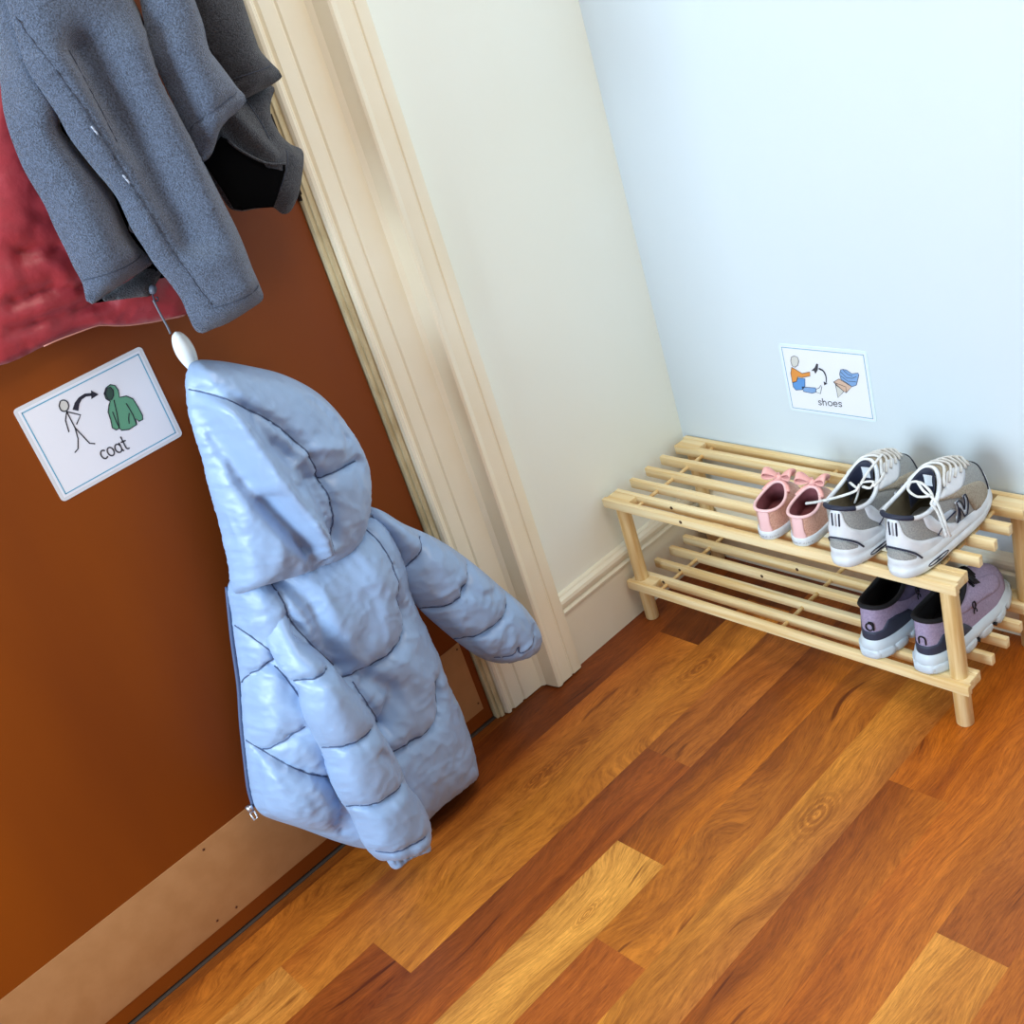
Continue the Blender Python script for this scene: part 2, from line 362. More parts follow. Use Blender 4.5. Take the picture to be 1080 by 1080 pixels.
def rrect(x0, y0, x1, y1, r):
    return arc(x1 - r, y1 - r, r, r, 0, 90, 5) + arc(x0 + r, y1 - r, r, r, 90, 180, 5) + arc(x0 + r, y0 + r, r, r, 180, 270, 5) + arc(x1 - r, y0 + r, r, r, 270, 360, 5)
def card(frame, w_, h_, r, root, margin, line_w, film):
    O, R_, U, Nn = frame; P = rrect(0, 0, w_, h_, r); n = len(P)
    V = [O + R_ * a + U * bb for a, bb in P] + [O + R_ * a + U * bb + Nn * .0012 for a, bb in P]
    link('laminated_card', V, [tuple(range(n)), tuple(range(n, 2 * n))] + [(i, (i + 1) % n, n + (i + 1) % n, n + i) for i in range(n)], film, root, False)
    m = margin; b1 = MB(); fill([(m * .55, m * .55), (w_ - m * .55, m * .55), (w_ - m * .55, h_ - m * .55), (m * .55, h_ - m * .55)], frame, .0014, b1); b1.build('paper', SMT['paper'], root, False)
    b2 = MB(); ribbon([(m, m), (w_ - m, m)], line_w, frame, .0016, b2); ribbon([(w_ - m, m), (w_ - m, h_ - m)], line_w, frame, .0016, b2)
    ribbon([(w_ - m, h_ - m), (m, h_ - m)], line_w, frame, .0016, b2); ribbon([(m, h_ - m), (m, m)], line_w, frame, .0016, b2)
    b2.build('border_line', SMT['blue'], root, False)
class Pic:
    """a picture on a sign drawn from crop coordinates of the photograph"""
    def __init__(s, frame, ax, val, origin, scale): s.f = frame; s.ax = ax; s.val = val; s.o = origin; s.s = scale
    def loc(s, a, c):
        p = W(s.o[0] + a / s.s, s.o[1] + c / s.s, s.ax, s.val) - s.f[0]; return (p.dot(s.f[1]), p.dot(s.f[2]))
    def L(s, pts): return [s.loc(*p) for p in pts]
# coat sign
fr = (Vector((-.045, -1.158, .804)), Vector((0, 1, 0)), Vector((0, 0, 1)), Vector((1, 0, 0)))
cs = empty('coat_sign', (0, 0, 0)); tag(cs, 'laminated white card reading coat with stick figure, stuck on the brown door', 'sign')
cardw, cardh = .197, .1445
card(fr, cardw, cardh, .006, cs, .009, .0016, SMT['edge'])
pc = Pic(fr, 0, -.0435, (40, 350), 5.683); lw = .0017
b = MB(); fill(spline(pc.L([(127, 443), (135, 415), (155, 409), (176, 420), (184, 445), (176, 468), (157, 477), (137, 468)]), .002, True), fr, .0016, b); b.build('figure_head', SMT['grey'], cs, False)
b = MB(); ribbon(spline(pc.L([(127, 443), (135, 415), (155, 409), (176, 420), (184, 445), (176, 468), (157, 477), (137, 468), (127, 443)]), .002), lw, fr, .0018, b)
for q in [[(172, 478), (222, 575), (240, 640), (240, 700), (222, 722)], [(222, 575), (310, 668), (340, 670)], [(172, 478), (165, 530), (185, 598)], [(172, 478), (255, 498), (232, 552)]]:
    ribbon(pc.L(q), lw, fr, .0018, b)
b.build('stick_figure', SMT['ink'], cs, False)
b = MB(); fill(pc.L([(207, 466), (220, 425), (245, 392), (280, 370), (322, 366), (322, 384), (288, 388), (262, 405), (248, 432), (242, 474)]), fr, .0018, b); fill(pc.L([(317, 350), (363, 375), (320, 403)]), fr, .0018, b)
b.build('arrow', SMT['ink'], cs, False)
CO = [(425, 440), (420, 480), (436, 530), (445, 575), (468, 588), (488, 578), (500, 590), (545, 585), (592, 555), (585, 520), (605, 536), (628, 525), (626, 500), (600, 450), (570, 402), (530, 384), (488, 392), (482, 350), (462, 322), (432, 316), (407, 336), (396, 370), (408, 402), (432, 416)]
b = MB(); fill(pc.L(CO), fr, .0016, b); b.build('green_coat', SMT['green'], cs, False)
HD = [(402, 370), (412, 340), (432, 330), (450, 348), (453, 380), (442, 405), (420, 406)]
b = MB(); fill(spline(pc.L(HD), .002, True), fr, .0018, b); b.build('coat_hood_opening', SMT['dgreen'], cs, False)
b = MB()
for q in [CO + CO[:1], [(455, 410), (475, 500), (487, 578)], [(530, 430), (570, 500), (590, 552)], [(546, 488), (543, 520), (546, 548)], [(447, 480), (470, 540), (486, 572)], HD + HD[:1]]:
    ribbon(pc.L(q), .0014, fr, .002, b)
b.build('coat_outline', SMT['ink'], cs, False)
b = MB(); x0, y0 = pc.loc(390, 766); x1, y1 = pc.loc(549, 697); write('coat', x0, y0, .0128, .0021, fr, .0018, b, total=x1 - x0, slant=(y1 - y0) / (x1 - x0)); b.build('word_coat', SMT['txt'], cs, False)
# shoes sign
fr2 = (Vector((.2765, 0, .3845)), Vector((1, 0, 0)), Vector((0, 0, 1)), Vector((0, -1, 0)))
ss = empty('shoes_sign', (0, 0, 0)); tag(ss, 'laminated white picture card reading shoes, stuck on the white wall above the shoe rack', 'sign')
film2 = nmat('clear_laminate_film', '#DDEEF5', .25)
card(fr2, .180, .136, .006, ss, .0065, .0013, film2)
pc = Pic(fr2, 1, -.0015, (810, 355), 8.308)
def piece(name, pts, mat, lift=.0016):
    b = MB(); fill(pc.L(pts), fr2, lift, b); b.build(name, SMT[mat], ss, False)
heads = [(200, 215), (205, 180), (230, 168), (262, 182), (270, 215), (262, 250), (238, 268), (212, 255)]
piece('figure_head', heads, 'grey')
tor = [(208, 268), (200, 320), (214, 400), (252, 392), (262, 352), (300, 358), (370, 345), (368, 308), (300, 322), (240, 285)]
piece('orange_jumper', tor, 'orange')
jn = [(216, 402), (252, 392), (262, 362), (325, 368), (325, 435), (300, 465), (245, 468), (222, 440)]
piece('blue_jeans', jn, 'jeans'); lg = [(300, 440), (420, 448), (422, 485), (388, 496), (312, 480)]; piece('lower_leg', lg, 'sblue')
ft = [(422, 460), (448, 450), (466, 424), (473, 440), (460, 500), (424, 486)]; piece('bare_foot', ft, 'white')
sh = [(378, 300), (410, 270), (424, 236), (440, 242), (437, 290), (416, 328), (402, 300)]; piece('held_shoe', sh, 'txt')
shs = [(628, 330), (636, 290), (660, 286), (690, 292), (735, 325), (790, 318), (798, 335), (775, 425), (735, 438), (690, 405), (640, 372)]; piece('blue_shoes', shs, 'sblue')
bx1 = [(575, 398), (622, 370), (735, 438), (686, 492), (655, 470)]; piece('shoe_shelf', bx1, 'beige'); tri = [(592, 418), (655, 470), (664, 482), (615, 536)]; piece('shelf_leg', tri, 'grey')
b = MB()
for q in [heads, tor, jn, lg, ft, shs, bx1, tri]: ribbon(pc.L(q + q[:1]), .0010, fr2, .0020, b)
for q in [[(640, 310), (690, 360), (740, 365), (775, 350)], [(660, 292), (700, 330), (740, 345)], [(640, 345), (700, 390), (770, 395)], [(577, 400), (684, 440), (686, 490)]]: ribbon(pc.L(q), .0009, fr2, .0020, b)
ribbon(spline(pc.L([(452, 282), (485, 300), (508, 345), (512, 400)]), .003), .0032, fr2, .002, b, taper=(1.2, .5)); fill(pc.L([(488, 392), (522, 412), (494, 426)]), fr2, .002, b)
b.build('outlines_and_arrow', SMT['ink'], ss, False)
b = MB(); x0, y0 = pc.loc(445, 597); x1, y1 = pc.loc(652, 612); write('shoes', x0, y0, .0085, .0016, fr2, .0018, b, total=x1 - x0, slant=(y1 - y0) / (x1 - x0) * .8); b.build('word_shoes', SMT['txt'], ss, False)
# ------------------------------------------------------------------ cloth pieces: outline at its own distance, filled out to real thickness
def nz(p, s): return noise.noise(Vector((p[0] * s, p[1] * s, 3.1)))
def cloth(name, outline, x0, tf, tb, R, mat, parent, sp=.006, seams=(), folds=(), namp=.002, nsc=30, wr=0, wsc=60, wdir=(1, 1), detail_plane=.8, tilt=None, corner=False, crumple=0, stitch=None, smin=.0085, sr=.0011, smooth=14):
    o2 = [W(u, v, 0, x0) for u, v in outline]; P = [(p.y, p.z) for p in o2]
    if corner:
        B = []
        for i in range(len(P)):
            a, c = np.array(P[i]), np.array(P[(i + 1) % len(P)]); k = max(1, int(np.linalg.norm(c - a) / sp))
            B += [a + (c - a) * j / k for j in range(k)]
    else: B = spline(P, sp, True)
    B = [tuple(q) for q in B]
    V, F = triangulate(B, sp)
    d = segdist(V, B, True); nb = d < 1e-6
    t = np.clip(d / R, 0, 1); shp = np.sqrt(np.clip(1 - (1 - t) ** 2, 0, 1))
    if smooth:
        E_ = np.array([(f[k], f[(k + 1) % 3]) for f in F for k in range(3)]); E_ = np.concatenate([E_, E_[:, ::-1]])
        cnt = np.zeros(len(V)); np.add.at(cnt, E_[:, 0], 1)
        for _ in range(smooth):
            acc = np.zeros(len(V)); np.add.at(acc, E_[:, 0], shp[E_[:, 1]]); shp = np.where(nb, 0, .5 * shp + .5 * acc / np.maximum(cnt, 1))
        shp = shp / max(shp.max(), 1e-6)
    xp = x0 + tf * detail_plane
    add = np.zeros(len(V)); gather = np.zeros(len(V)); lines = []
    for (pl, dep, wd) in seams:
        q = [W(u, v, 0, xp) for u, v in pl]; q = spline([(p.y, p.z) for p in q], sp)
        ds = segdist(V, q, False); add -= dep * np.exp(-ds / wd)
        if dep > .0045: gather = np.maximum(gather, np.exp(-ds / .018))
        lines.append((q, dep))
    for (pl, amp, wd) in folds:
        q = [W(u, v, 0, xp) for u, v in pl]; q = spline([(p.y, p.z) for p in q], sp)
        ds = segdist(V, q, False); add += amp * np.exp(-(ds / wd) ** 2)
    nn = np.array([nz(p, nsc) * namp + (nz((p[0] * wdir[0], p[1] * wdir[1]), wsc) * wr if wr else 0) for p in V])
    if crumple:
        # sharp creases of thin nylon: ridges of warped noise, strongest beside the stitching
        for i, p in enumerate(V):
            a, c_ = p[0] + .02 * nz(p, 14), p[1] + .02 * nz((p[1], p[0]), 14)
            r1 = 1 - abs(noise.noise(Vector((a * 34, c_ * 17, 1.3)))) * 2.2; r2 = 1 - abs(noise.noise(Vector((a * 26 + c_ * 30, c_ * 34 - a * 18, 7.7)))) * 2.2
            nn[i] += crumple * (max(0, r1) ** 3 * .6 + max(0, r2) ** 3 * .6 - .35) * (.55 + .9 * gather[i]) + gather[i] * crumple * .8 * noise.noise(Vector((a * 85, c_ * 85, 5)))
    edge = np.clip(d / .012, 0, 1)
    fx = x0 + tf * shp + (add + nn) * edge
    lo = x0 - tb * shp + .002
    fx = np.maximum(fx, lo)
    tl = np.array([tilt(p[0], p[1]) for p in V]) if tilt else 0
    fx = fx + tl; bx = x0 - tb * shp + tl
    n = len(V); verts = [(fx[i], V[i][0], V[i][1]) for i in range(n)]; idx = {}
    for i in range(n):
        if nb[i]: idx[i] = i
        else: idx[i] = len(verts); verts.append((bx[i], V[i][0], V[i][1]))
    faces = list(F) + [tuple(idx[i] for i in reversed(f)) for f in F]
    o = link(name, verts, faces, mat, parent)
    if stitch:
        s = MB()
        for q, dep in lines:
            if dep < smin: continue
            pts = []
            for p in q:
                dd = np.hypot(V[:, 0] - p[0], V[:, 1] - p[1]); k = np.argsort(dd)[:4]; ww = 1 / (dd[k] + 1e-4)
                if not inside(np.array([p]), B)[0]: continue
                pts.append((float((fx[k] * ww).sum() / ww.sum()) + .0004, p[0], p[1]))
            if len(pts) > 2:
                s = MB(); s.tube(pts, sr, 6); c = s.build('stitching', stitch, None); c.parent = o
    return o
def crop(o, s, pts): return [(o[0] + a / s, o[1] + c / s) for a, c in pts]
# ---- blue puffer coat
K3 = lambda L: crop((180, 360), 2.7, L)
K4 = lambda L: crop((180, 640), 2.7, L)
pf = empty('puffer_coat', (.03, -.9, .2)); pfl = pf
tag(pf, 'light blue hooded child puffer coat hanging by its hood on the door', 'coat')
class Holder: pass
def attach(o, root):
    o.parent = root; o.matrix_parent_inverse = Matrix.Translation(-Vector(root.location)); return o
body = cloth('coat_body', K3([(165, 690), (172, 780), (180, 850), (190, 920), (198, 980)]) + K4([(203, 320), (216, 450), (226, 520), (240, 570), (268, 596), (370, 630), (480, 670), (560, 686), (640, 660), (720, 572), (800, 510), (846, 478), (852, 440), (832, 350), (800, 255), (765, 185)]) +
      K3([(745, 880), (705, 790), (665, 700), (640, 600), (600, 520), (565, 478), (520, 480), (440, 500), (330, 560), (230, 620)]),
      .035, .098, .05, .125, M_puffer, None, sp=.0042, crumple=.0042, stitch=M_seam,
      seams=[(K3([(500, 962), (560, 930), (600, 900), (640, 862), (662, 825), (668, 780), (650, 730)]), .022, .011), (K4([(600, 425), (640, 408), (700, 370), (750, 325), (768, 270), (770, 220)]), .020, .010),
             (K4([(335, 150), (325, 165), (290, 215), (262, 280), (236, 365)]), .019, .009), (K4([(232, 372), (262, 412), (310, 442), (380, 475), (455, 490)]), .019, .009),
             (K4([(310, 442), (345, 390), (382, 342)]), .011, .009), (K4([(325, 185), (350, 225), (372, 262)]), .010, .009),
             (K3([(318, 690), (335, 740), (350, 790), (400, 860), (480, 930)]), .022, .011), (K3([(545, 500), (600, 560), (635, 640), (655, 715)]), .010, .010),
             (K3([(200, 800), (250, 845), (320, 905)]), .010, .009), (K4([(455, 500), (490, 570), (515, 665)]), .008, .009), (K3([(520, 970), (560, 1040), (600, 1090)]), .014, .012)],
      folds=[(K3([(350, 690), (400, 760), (440, 850), (490, 930)]), -.020, .014), (K3([(470, 560), (560, 620), (610, 700), (620, 800)]), .010, .03), (K4([(560, 200), (620, 240), (600, 330)]), -.020, .015),
             (K4([(640, 130), (700, 200), (720, 300)]), .008, .02), (K4([(230, 470), (330, 560), (430, 620)]), .010, .03), (K4([(450, 400), (480, 520), (520, 640)]), -.01, .02)],
      namp=.004, nsc=22, wr=.0028, wsc=60, wdir=(1, .55))
attach(body, pf)
hood = cloth('hood', K3([(45, 86), (55, 62), (85, 52), (150, 57), (222, 70), (300, 88), (365, 115), (420, 150), (470, 200), (513, 265), (540, 325), (548, 392), (546, 460), (535, 518), (512, 570), (478, 605), (440, 632), (360, 662), (250, 693), (178, 715), (162, 680), (158, 640), (140, 555), (122, 480), (103, 410), (85, 330), (62, 255), (46, 180), (42, 120)]),
      .062, .080, .06, .115, M_puffer, None, sp=.0042, crumple=.0042, stitch=M_seam,
      seams=[(K3([(45, 158), (100, 150), (150, 160), (220, 190), (300, 235), (360, 290), (400, 345), (430, 400), (455, 480), (460, 540), (455, 600), (448, 628)]), .019, .009), (K3([(430, 392), (470, 370), (540, 345)]), .017, .009),
             (K3([(350, 410), (400, 385), (440, 375)]), .008, .007), (K3([(420, 165), (470, 215), (520, 285)]), .005, .006), (K3([(300, 90), (250, 150), (215, 200)]), .003, .02)],
      folds=[(K3([(165, 195), (225, 300), (290, 400), (370, 500), (440, 600)]), .026, .016), (K3([(130, 220), (200, 350), (260, 450), (340, 550), (420, 620)]), -.018, .013), (K3([(285, 450), (340, 520), (395, 590)]), -.020, .010),
             (K3([(300, 290), (370, 370), (420, 470), (445, 560)]), -.013, .011), (K3([(90, 300), (150, 470), (200, 640)]), .008, .03), (K3([(470, 300), (400, 300), (350, 340)]), .010, .009), (K3([(240, 230), (290, 300), (330, 330)]), -.010, .008)],
      namp=.003, nsc=20, wr=.0026, wsc=55, wdir=(1, .6), tilt=lambda y, z: max(0, (.86 - z)) * .03 if z < .86 else 0)
attach(hood, pf)
zsh = W(335, 700, 0, .11).z
fs = cloth('sleeve', K3([(318, 770), (322, 720), (345, 700), (372, 740), (392, 800)]) + K4([(392, 90), (440, 138), (482, 196), (550, 275), (590, 345), (625, 400), (648, 445), (672, 505), (705, 545), (727, 590), (727, 650), (700, 690), (650, 712), (600, 722), (566, 700), (545, 672), (528, 632), (516, 600), (478, 545), (456, 500), (440, 436), (398, 355), (376, 300), (368, 240), (335, 190), (322, 120)]),
      .140, .050, .05, .045, M_puffer, None, sp=.004, crumple=.0016, stitch=M_seam,
      seams=[(K4([(372, 252), (420, 225), (478, 194)]), .020, .009), (K4([(440, 436), (510, 402), (585, 358)]), .020, .009), (K4([(522, 598), (600, 562), (674, 515)]), .020, .009),              (K4([(612, 715), (640, 705), (725, 655)]), .010, .008)],
      folds=[(K4([(600, 420), (640, 450), (660, 490)]), -.010, .008)], namp=.002, nsc=22, wr=.0012, wsc=50, tilt=lambda y, z: -max(0, z - zsh) * .75)
attach(fs, pf)
cuff = cloth('cuff', K4([(606, 700), (640, 688), (690, 668), (722, 650), (735, 668), (734, 694), (704, 706), (668, 722), (650, 740), (636, 746), (622, 736)]), .140, .015, .015, .010, M_puffer, None, sp=.003, smooth=3,
      seams=[(K4([(632, 712), (645, 735)]), .006, .003), (K4([(650, 706), (662, 722)]), .006, .003), (K4([(668, 698), (680, 712)]), .006, .003), (K4([(688, 690), (698, 704)]), .006, .003), (K4([(706, 680), (716, 698)]), .006, .003)], namp=.001)
attach(cuff, pf)
bs = cloth('sleeve', K3([(560, 474), (600, 482), (660, 518), (740, 553), (800, 588), (870, 640), (940, 700), (1000, 750), (1032, 795), (1042, 838), (1034, 875), (990, 905), (940, 916), (880, 900), (820, 860), (765, 815), (720, 775), (680, 730), (655, 690), (640, 630), (600, 540)]),
      .062, .055, .048, .062, M_puffer, None, sp=.0042, crumple=.0042, stitch=M_seam,
      seams=[(K3([(742, 565), (725, 610), (700, 655), (655, 705)]), .019, .010), (K3([(872, 645), (850, 695), (805, 755), (730, 785), (690, 790)]), .019, .009), (K3([(985, 742), (935, 800), (880, 850), (835, 872)]), .019, .009),
             (K3([(575, 500), (610, 560), (650, 640), (660, 700)]), .008, .010), (K3([(950, 912), (975, 902), (988, 870), (997, 888), (1022, 866), (1032, 830)]), .009, .004)],
      folds=[(K3([(820, 700), (880, 720), (930, 720)]), -.005, .008), (K3([(600, 510), (640, 570), (665, 640)]), -.010, .012)], namp=.003, nsc=25, wr=.003, wsc=55)
attach(bs, pf)
def wig(pts, r, name, mat, root, n=6, k=1):
    s = MB(); s.tube(pts, r, n); o = s.build(name, mat, None); attach(o, root); return o
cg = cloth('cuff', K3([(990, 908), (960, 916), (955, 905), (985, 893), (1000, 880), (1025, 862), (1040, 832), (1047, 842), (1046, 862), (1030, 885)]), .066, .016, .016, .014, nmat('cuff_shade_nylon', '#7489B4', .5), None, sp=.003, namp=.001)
attach(cg, pf)
zp = MB()
q0 = W(262, 850, 0, .03); q1 = W(275, 872, 0, .04); d_ = (q1 - q0).normalized()
zp.tube([q0, q0 + d_ * .009], [.006, .005], 8); zp.tube([q0 + d_ * .008, q0 + d_ * .013], .0018, 8)
sd = d_.cross(Vector((1, 0, 0))).normalized()
c0 = q0 + d_ * .012; w2 = .0036
zp.tube([c0 - sd * w2, c0 + sd * w2, c0 + sd * w2 + d_ * .013, c0 - sd * w2 + d_ * .013, c0 - sd * w2], .0013, 8)
o = zp.build('zip_pull', M_brass, None); attach(o, pf); o['label'] = 'silver zip pull at the bottom corner'
# zip tape down the front edge
ze = MB(); zz = [W(u, v, 0, .03) for u, v in K3([(160, 700), (175, 850), (193, 980)]) + K4([(200, 330), (213, 450), (222, 520), (236, 568)])]
ze.tube([Vector(p) for p in spline(zz, .01)], .0032, 8); o = ze.build('zip', M_seam, None); attach(o, pf)
# ---- hooks
def hook(px, up, label, h=.09):
    tip = W(up[0], up[1], 0, .03)
    y, z = tip.y, tip.z; yb = y + .022; zb = z - h - .022
    e = empty('coat_hook', (-.045, yb, zb)); tag(e, label, 'hook')
    s = MB(); s.tube([(-.045, yb, zb), (-.041, yb, zb)], .014, 20); s.tube([(-.042, yb, zb), (-.038, yb, zb)], [.012, .009], 20); attach(s.build('base_plate', M_hook, None), e)
    pa = spline([(-.04, yb, zb), (-.012, yb, zb - .004), (.012, y + .016, z - h + .002), (.022, y + .004, z - h + .045)], .006)
    s = MB(); s.tube(pa, .0065, 14); attach(s.build('arm', M_hook, None), e)
    pts = []; rr = []
    for k in range(17):
        t = k / 16; pts.append((.021 + .010 * t, y + .007 * (1 - t), z - h + .03 + (h - .03) * t)); rr.append(.0135 * math.sqrt(max(.004, 1 - (2 * t - 1) ** 2)) if t > .5 else .0135 * (.55 + .45 * math.sin(PI * t)))
    s = MB(); s.tube(pts, rr, 18); attach(s.build('tip', M_hook, None), e)
    return e
hook((190, 352), (184.5, 350), 'white rounded coat hook on the door holding the blue coat by its hood')
# ---- red padded coat
F1 = lambda L: crop((46, 52), 3.6, L)
F7 = lambda L: crop((46, 200), 6.35, L)
rc = empty('red_coat', (-.02, -1.15, 1.0)); tag(rc, 'red padded coat hanging at the far left behind the grey fleece jacket', 'coat')
o = cloth('padded_shell', [(-30, -60), (-30, 120), (-28, 260), (-20, 385), (0, 385), (20, 378)] + F7([(0, 1045), (100, 1000), (200, 962), (370, 905), (480, 908), (580, 905), (750, 880), (950, 838), (1000, 700), (900, 500), (700, 200), (500, -200), (300, -900), (100, -1500)]), -.018, .022, .022, .04, M_red, None, sp=.008,
      seams=[(F7([(-200, 760), (0, 690), (100, 660), (260, 650), (420, 600)]), .020, .010), (F7([(-200, 960), (0, 890), (150, 850), (280, 790), (450, 740)]), .020, .010), (F7([(-150, 430), (30, 400), (120, 380)]), .018, .010)],
      folds=[(F7([(0, 470), (120, 560), (200, 650)]), .006, .012)], namp=.003, nsc=25, wr=.003, wsc=60, crumple=.0012); attach(o, rc)
hm = [W(u, v, 0, .0) for u, v in F7([(0, 1050), (100, 1006), (200, 968), (370, 910), (480, 912), (580, 908), (750, 884), (940, 842)])]
wig([Vector(p) for p in spline(hm, .01)], .0009, 'hem_piping', nmat('pink_hem_thread', '#C98A7C', .7), rc)
# ---- grey fleece jacket (front)
fj = empty('fleece_jacket', (.02, -1.05, 1.1)); tag(fj, 'grey blue fleece jacket with a buttoned front strip hanging at the top left', 'jacket')
XF = .10
o = cloth('side_panel', [(-10, -120), (30, -100), (60, 20), (70, 100)] + F1([(60, 290), (110, 355), (180, 440), (250, 530), (285, 610), (320, 690), (360, 750), (405, 792), (412, 812), (375, 840), (330, 868), (240, 930), (182, 967), (160, 955), (145, 890), (110, 825), (90, 780), (40, 680), (0, 590), (-90, 430), (-160, 200)]), .055, .035, .03, .035, M_fleece, None, stitch=M_thread, smin=.0028, sr=.0007,
      seams=[(F1([(146, 892), (220, 862), (300, 830), (395, 782)]), .006, .004)], folds=[(F1([(-100, 100), (100, 400), (200, 700)]), .012, .05), (F1([(60, 320), (200, 500), (300, 700)]), -.008, .02)], namp=.002); attach(o, fj)
o = cloth('inner_hem', F1([(180, 962), (250, 920), (330, 870), (400, 815), (440, 800), (445, 850), (420, 900), (405, 935), (350, 942), (250, 955)]), .03, .012, .012, .02, M_fleece2, None); attach(o, fj)
o = cloth('lining', F1([(0, 180), (60, 230), (200, 400), (300, 560), (400, 700), (470, 850), (440, 870), (330, 800), (240, 600), (100, 420), (0, 300)]), .03, .010, .010, .02, M_lining, None); attach(o, fj)
front = cloth('front_panel', [(-30, -150), (20, -155), (80, -150), (110, -60), (150, 20), (157, 52)] + F1([(430, 110), (475, 190), (520, 270), (560, 345), (600, 420), (640, 500), (685, 590), (730, 680), (762, 755), (790, 830), (818, 895), (832, 945), (800, 975), (700, 1038), (640, 1062), (600, 1078), (572, 1065), (545, 1010), (520, 950), (470, 880), (420, 820), (375, 750), (330, 680), (280, 572), (235, 510), (200, 470), (100, 342), (50, 250), (0, 175), (-80, 40)]), XF, .035, .03, .04, M_fleece, None, stitch=M_thread, smin=.0028, sr=.0007, sp=.0055,
      seams=[(F1([(-80, -130), (0, 10), (90, 140), (180, 270), (260, 390), (330, 500), (400, 610), (480, 740), (560, 860), (640, 970)]), .007, .0035), (F1([(640, 985), (720, 950), (825, 895)]), .005, .0035), (F1([(110, 0), (200, 160), (290, 350)]), .005, .006)],
      folds=[(F1([(170, 0), (260, 170), (400, 430), (560, 720)]), -.030, .022), (F1([(330, 0), (420, 200), (520, 420), (640, 700), (730, 900)]), .020, .03), (F1([(400, 440), (520, 640), (600, 800)]), .008, .02), (F1([(20, 60), (200, 350), (400, 680)]), .006, .02)], namp=.002)
attach(front, fj)
for k, (a, c) in enumerate([((55, 95), (95, 130)), ((180, 293), (222, 312)), ((300, 478), (345, 500))]):
    for dx in (0, 12):
        p0 = W(*F1([(a[0] + dx, a[1] + dx * 1.2)])[0], 0, XF + .034); p1 = W(*F1([(a[0] + dx + 14, a[1] + dx * 1.2 + 16)])[0], 0, XF + .034)
        if k: wig([p0, (p0 + p1) / 2 + Vector((.001, 0, 0)), p1], .0011, 'buttonhole_stitch', M_threadl, fj)
sl = cloth('sleeve', [(60, -150), (110, -155), (170, -80), (212, 20), (219.6, 52)] + F1([(650, 35), (700, 100), (735, 148), (762, 175), (766, 198), (735, 235), (700, 265), (668, 305), (655, 345), (640, 390), (622, 418), (605, 430), (580, 385), (555, 340), (520, 270), (480, 185), (440, 100), (400, 5)]) + [(130, -60)], .12, .04, .035, .035, M_fleece, None, stitch=M_thread, smin=.0028, sr=.0007,
      seams=[(F1([(585, 310), (605, 265), (650, 225), (700, 190), (755, 160)]), .005, .0035), (F1([(590, 330), (612, 280), (655, 240), (705, 205), (758, 175)]), .002, .003)], folds=[(F1([(520, 0), (600, 150), (640, 260)]), .006, .02)], namp=.0015); attach(sl, fj)
cl = MB(); a = W(*F7([(735, 640)])[0], 0, .045); c = W(*F7([(728, 700)])[0], 0, .045)
cl.tube([a, a * .7 + c * .3, a * .3 + c * .7, c], [.0035, .0052, .005, .003], 12); o = cl.build('cord_lock', nmat('grey_plastic', '#5B6272', .4), None); attach(o, fj); o['label'] = 'small grey oval cord toggle'
lp = [W(u, v, 0, .045) for u, v in F7([(728, 700), (745, 745), (765, 745), (765, 722), (750, 720)])]
wig([Vector(p) for p in spline(lp, .003)], .0011, 'toggle_loop', M_thread, fj)
lp = [W(u, v, 0, .045) for u, v in F7([(735, 740), (765, 800), (800, 865), (830, 920), (850, 965)])]
wig([Vector(p) for p in spline(lp, .004)], .0016, 'drawcord', nmat('grey_cord', '#6F747F', .8), fj)
rg = W(*F7([(598, 258)])[0], 0, .06); rb = MB(); rb.tube([rg + Vector((0, .0045 * math.cos(q), .0055 * math.sin(q))) for q in np.linspace(0, 2 * PI, 20)], .0010, 6); attach(rb.build('snap_ring', M_threadl, None), fj)
# ---- charcoal fleece behind it
fk = empty('fleece_jacket', (.0, -.85, 1.25)); tag(fk, 'darker charcoal fleece jacket with black lining hanging beside the door frame', 'jacket')
o = cloth('back_panel', [(120, -150), (190, -155), (235, -60), (272, 50)] + F1([(850, 40), (890, 80), (903, 104), (880, 125), (830, 155), (770, 185), (735, 200), (715, 160), (690, 100), (620, 0), (560, -100)]), .085, .03, .03, .03, M_fleece2, None, stitch=M_thread, smin=.0028, sr=.0007,
      seams=[(F1([(720, 118), (790, 90), (880, 60)]), .005, .0035)], namp=.002); attach(o, fk)
o = cloth('turned_sleeve', F1([(560, 100), (700, 140), (800, 120), (872, 145), (862, 190), (858, 230), (866, 268), (900, 328), (935, 360), (975, 378), (985, 400), (984, 440), (976, 500), (968, 545), (950, 590), (930, 620), (905, 626), (885, 612), (868, 600), (800, 606), (750, 615), (700, 600), (640, 500), (590, 400)]), .05, .035, .035, .04, M_fleece2, None, stitch=M_thread, smin=.0028, sr=.0007, sp=.005,
      seams=[(F1([(925, 385), (922, 440), (905, 500), (888, 560), (876, 604)]), .005, .0035), (F1([(770, 190), (830, 290), (855, 340)]), .006, .01)], folds=[(F1([(710, 260), (780, 330), (850, 400)]), .010, .012), (F1([(690, 290), (740, 370), (800, 410)]), -.008, .012)], namp=.0015); attach(o, fk)
o = cloth('lining', F1([(605, 430), (640, 380), (670, 330), (700, 345), (730, 372), (790, 408), (840, 428), (880, 434), (915, 432), (915, 460), (900, 510), (885, 560), (870, 600), (800, 604), (750, 612), (720, 606), (680, 540), (640, 480)]), .083, .006, .02, .006, M_lining, None, sp=.005, namp=0, corner=True); attach(o, fk)
ed = [W(u, v, 0, .090) for u, v in F1([(700, 345), (730, 372), (790, 408), (840, 430), (880, 436), (918, 434)])]
wig([Vector(p) for p in spline(ed, .005)], .0018, 'seam_binding', M_fleece2, fk)
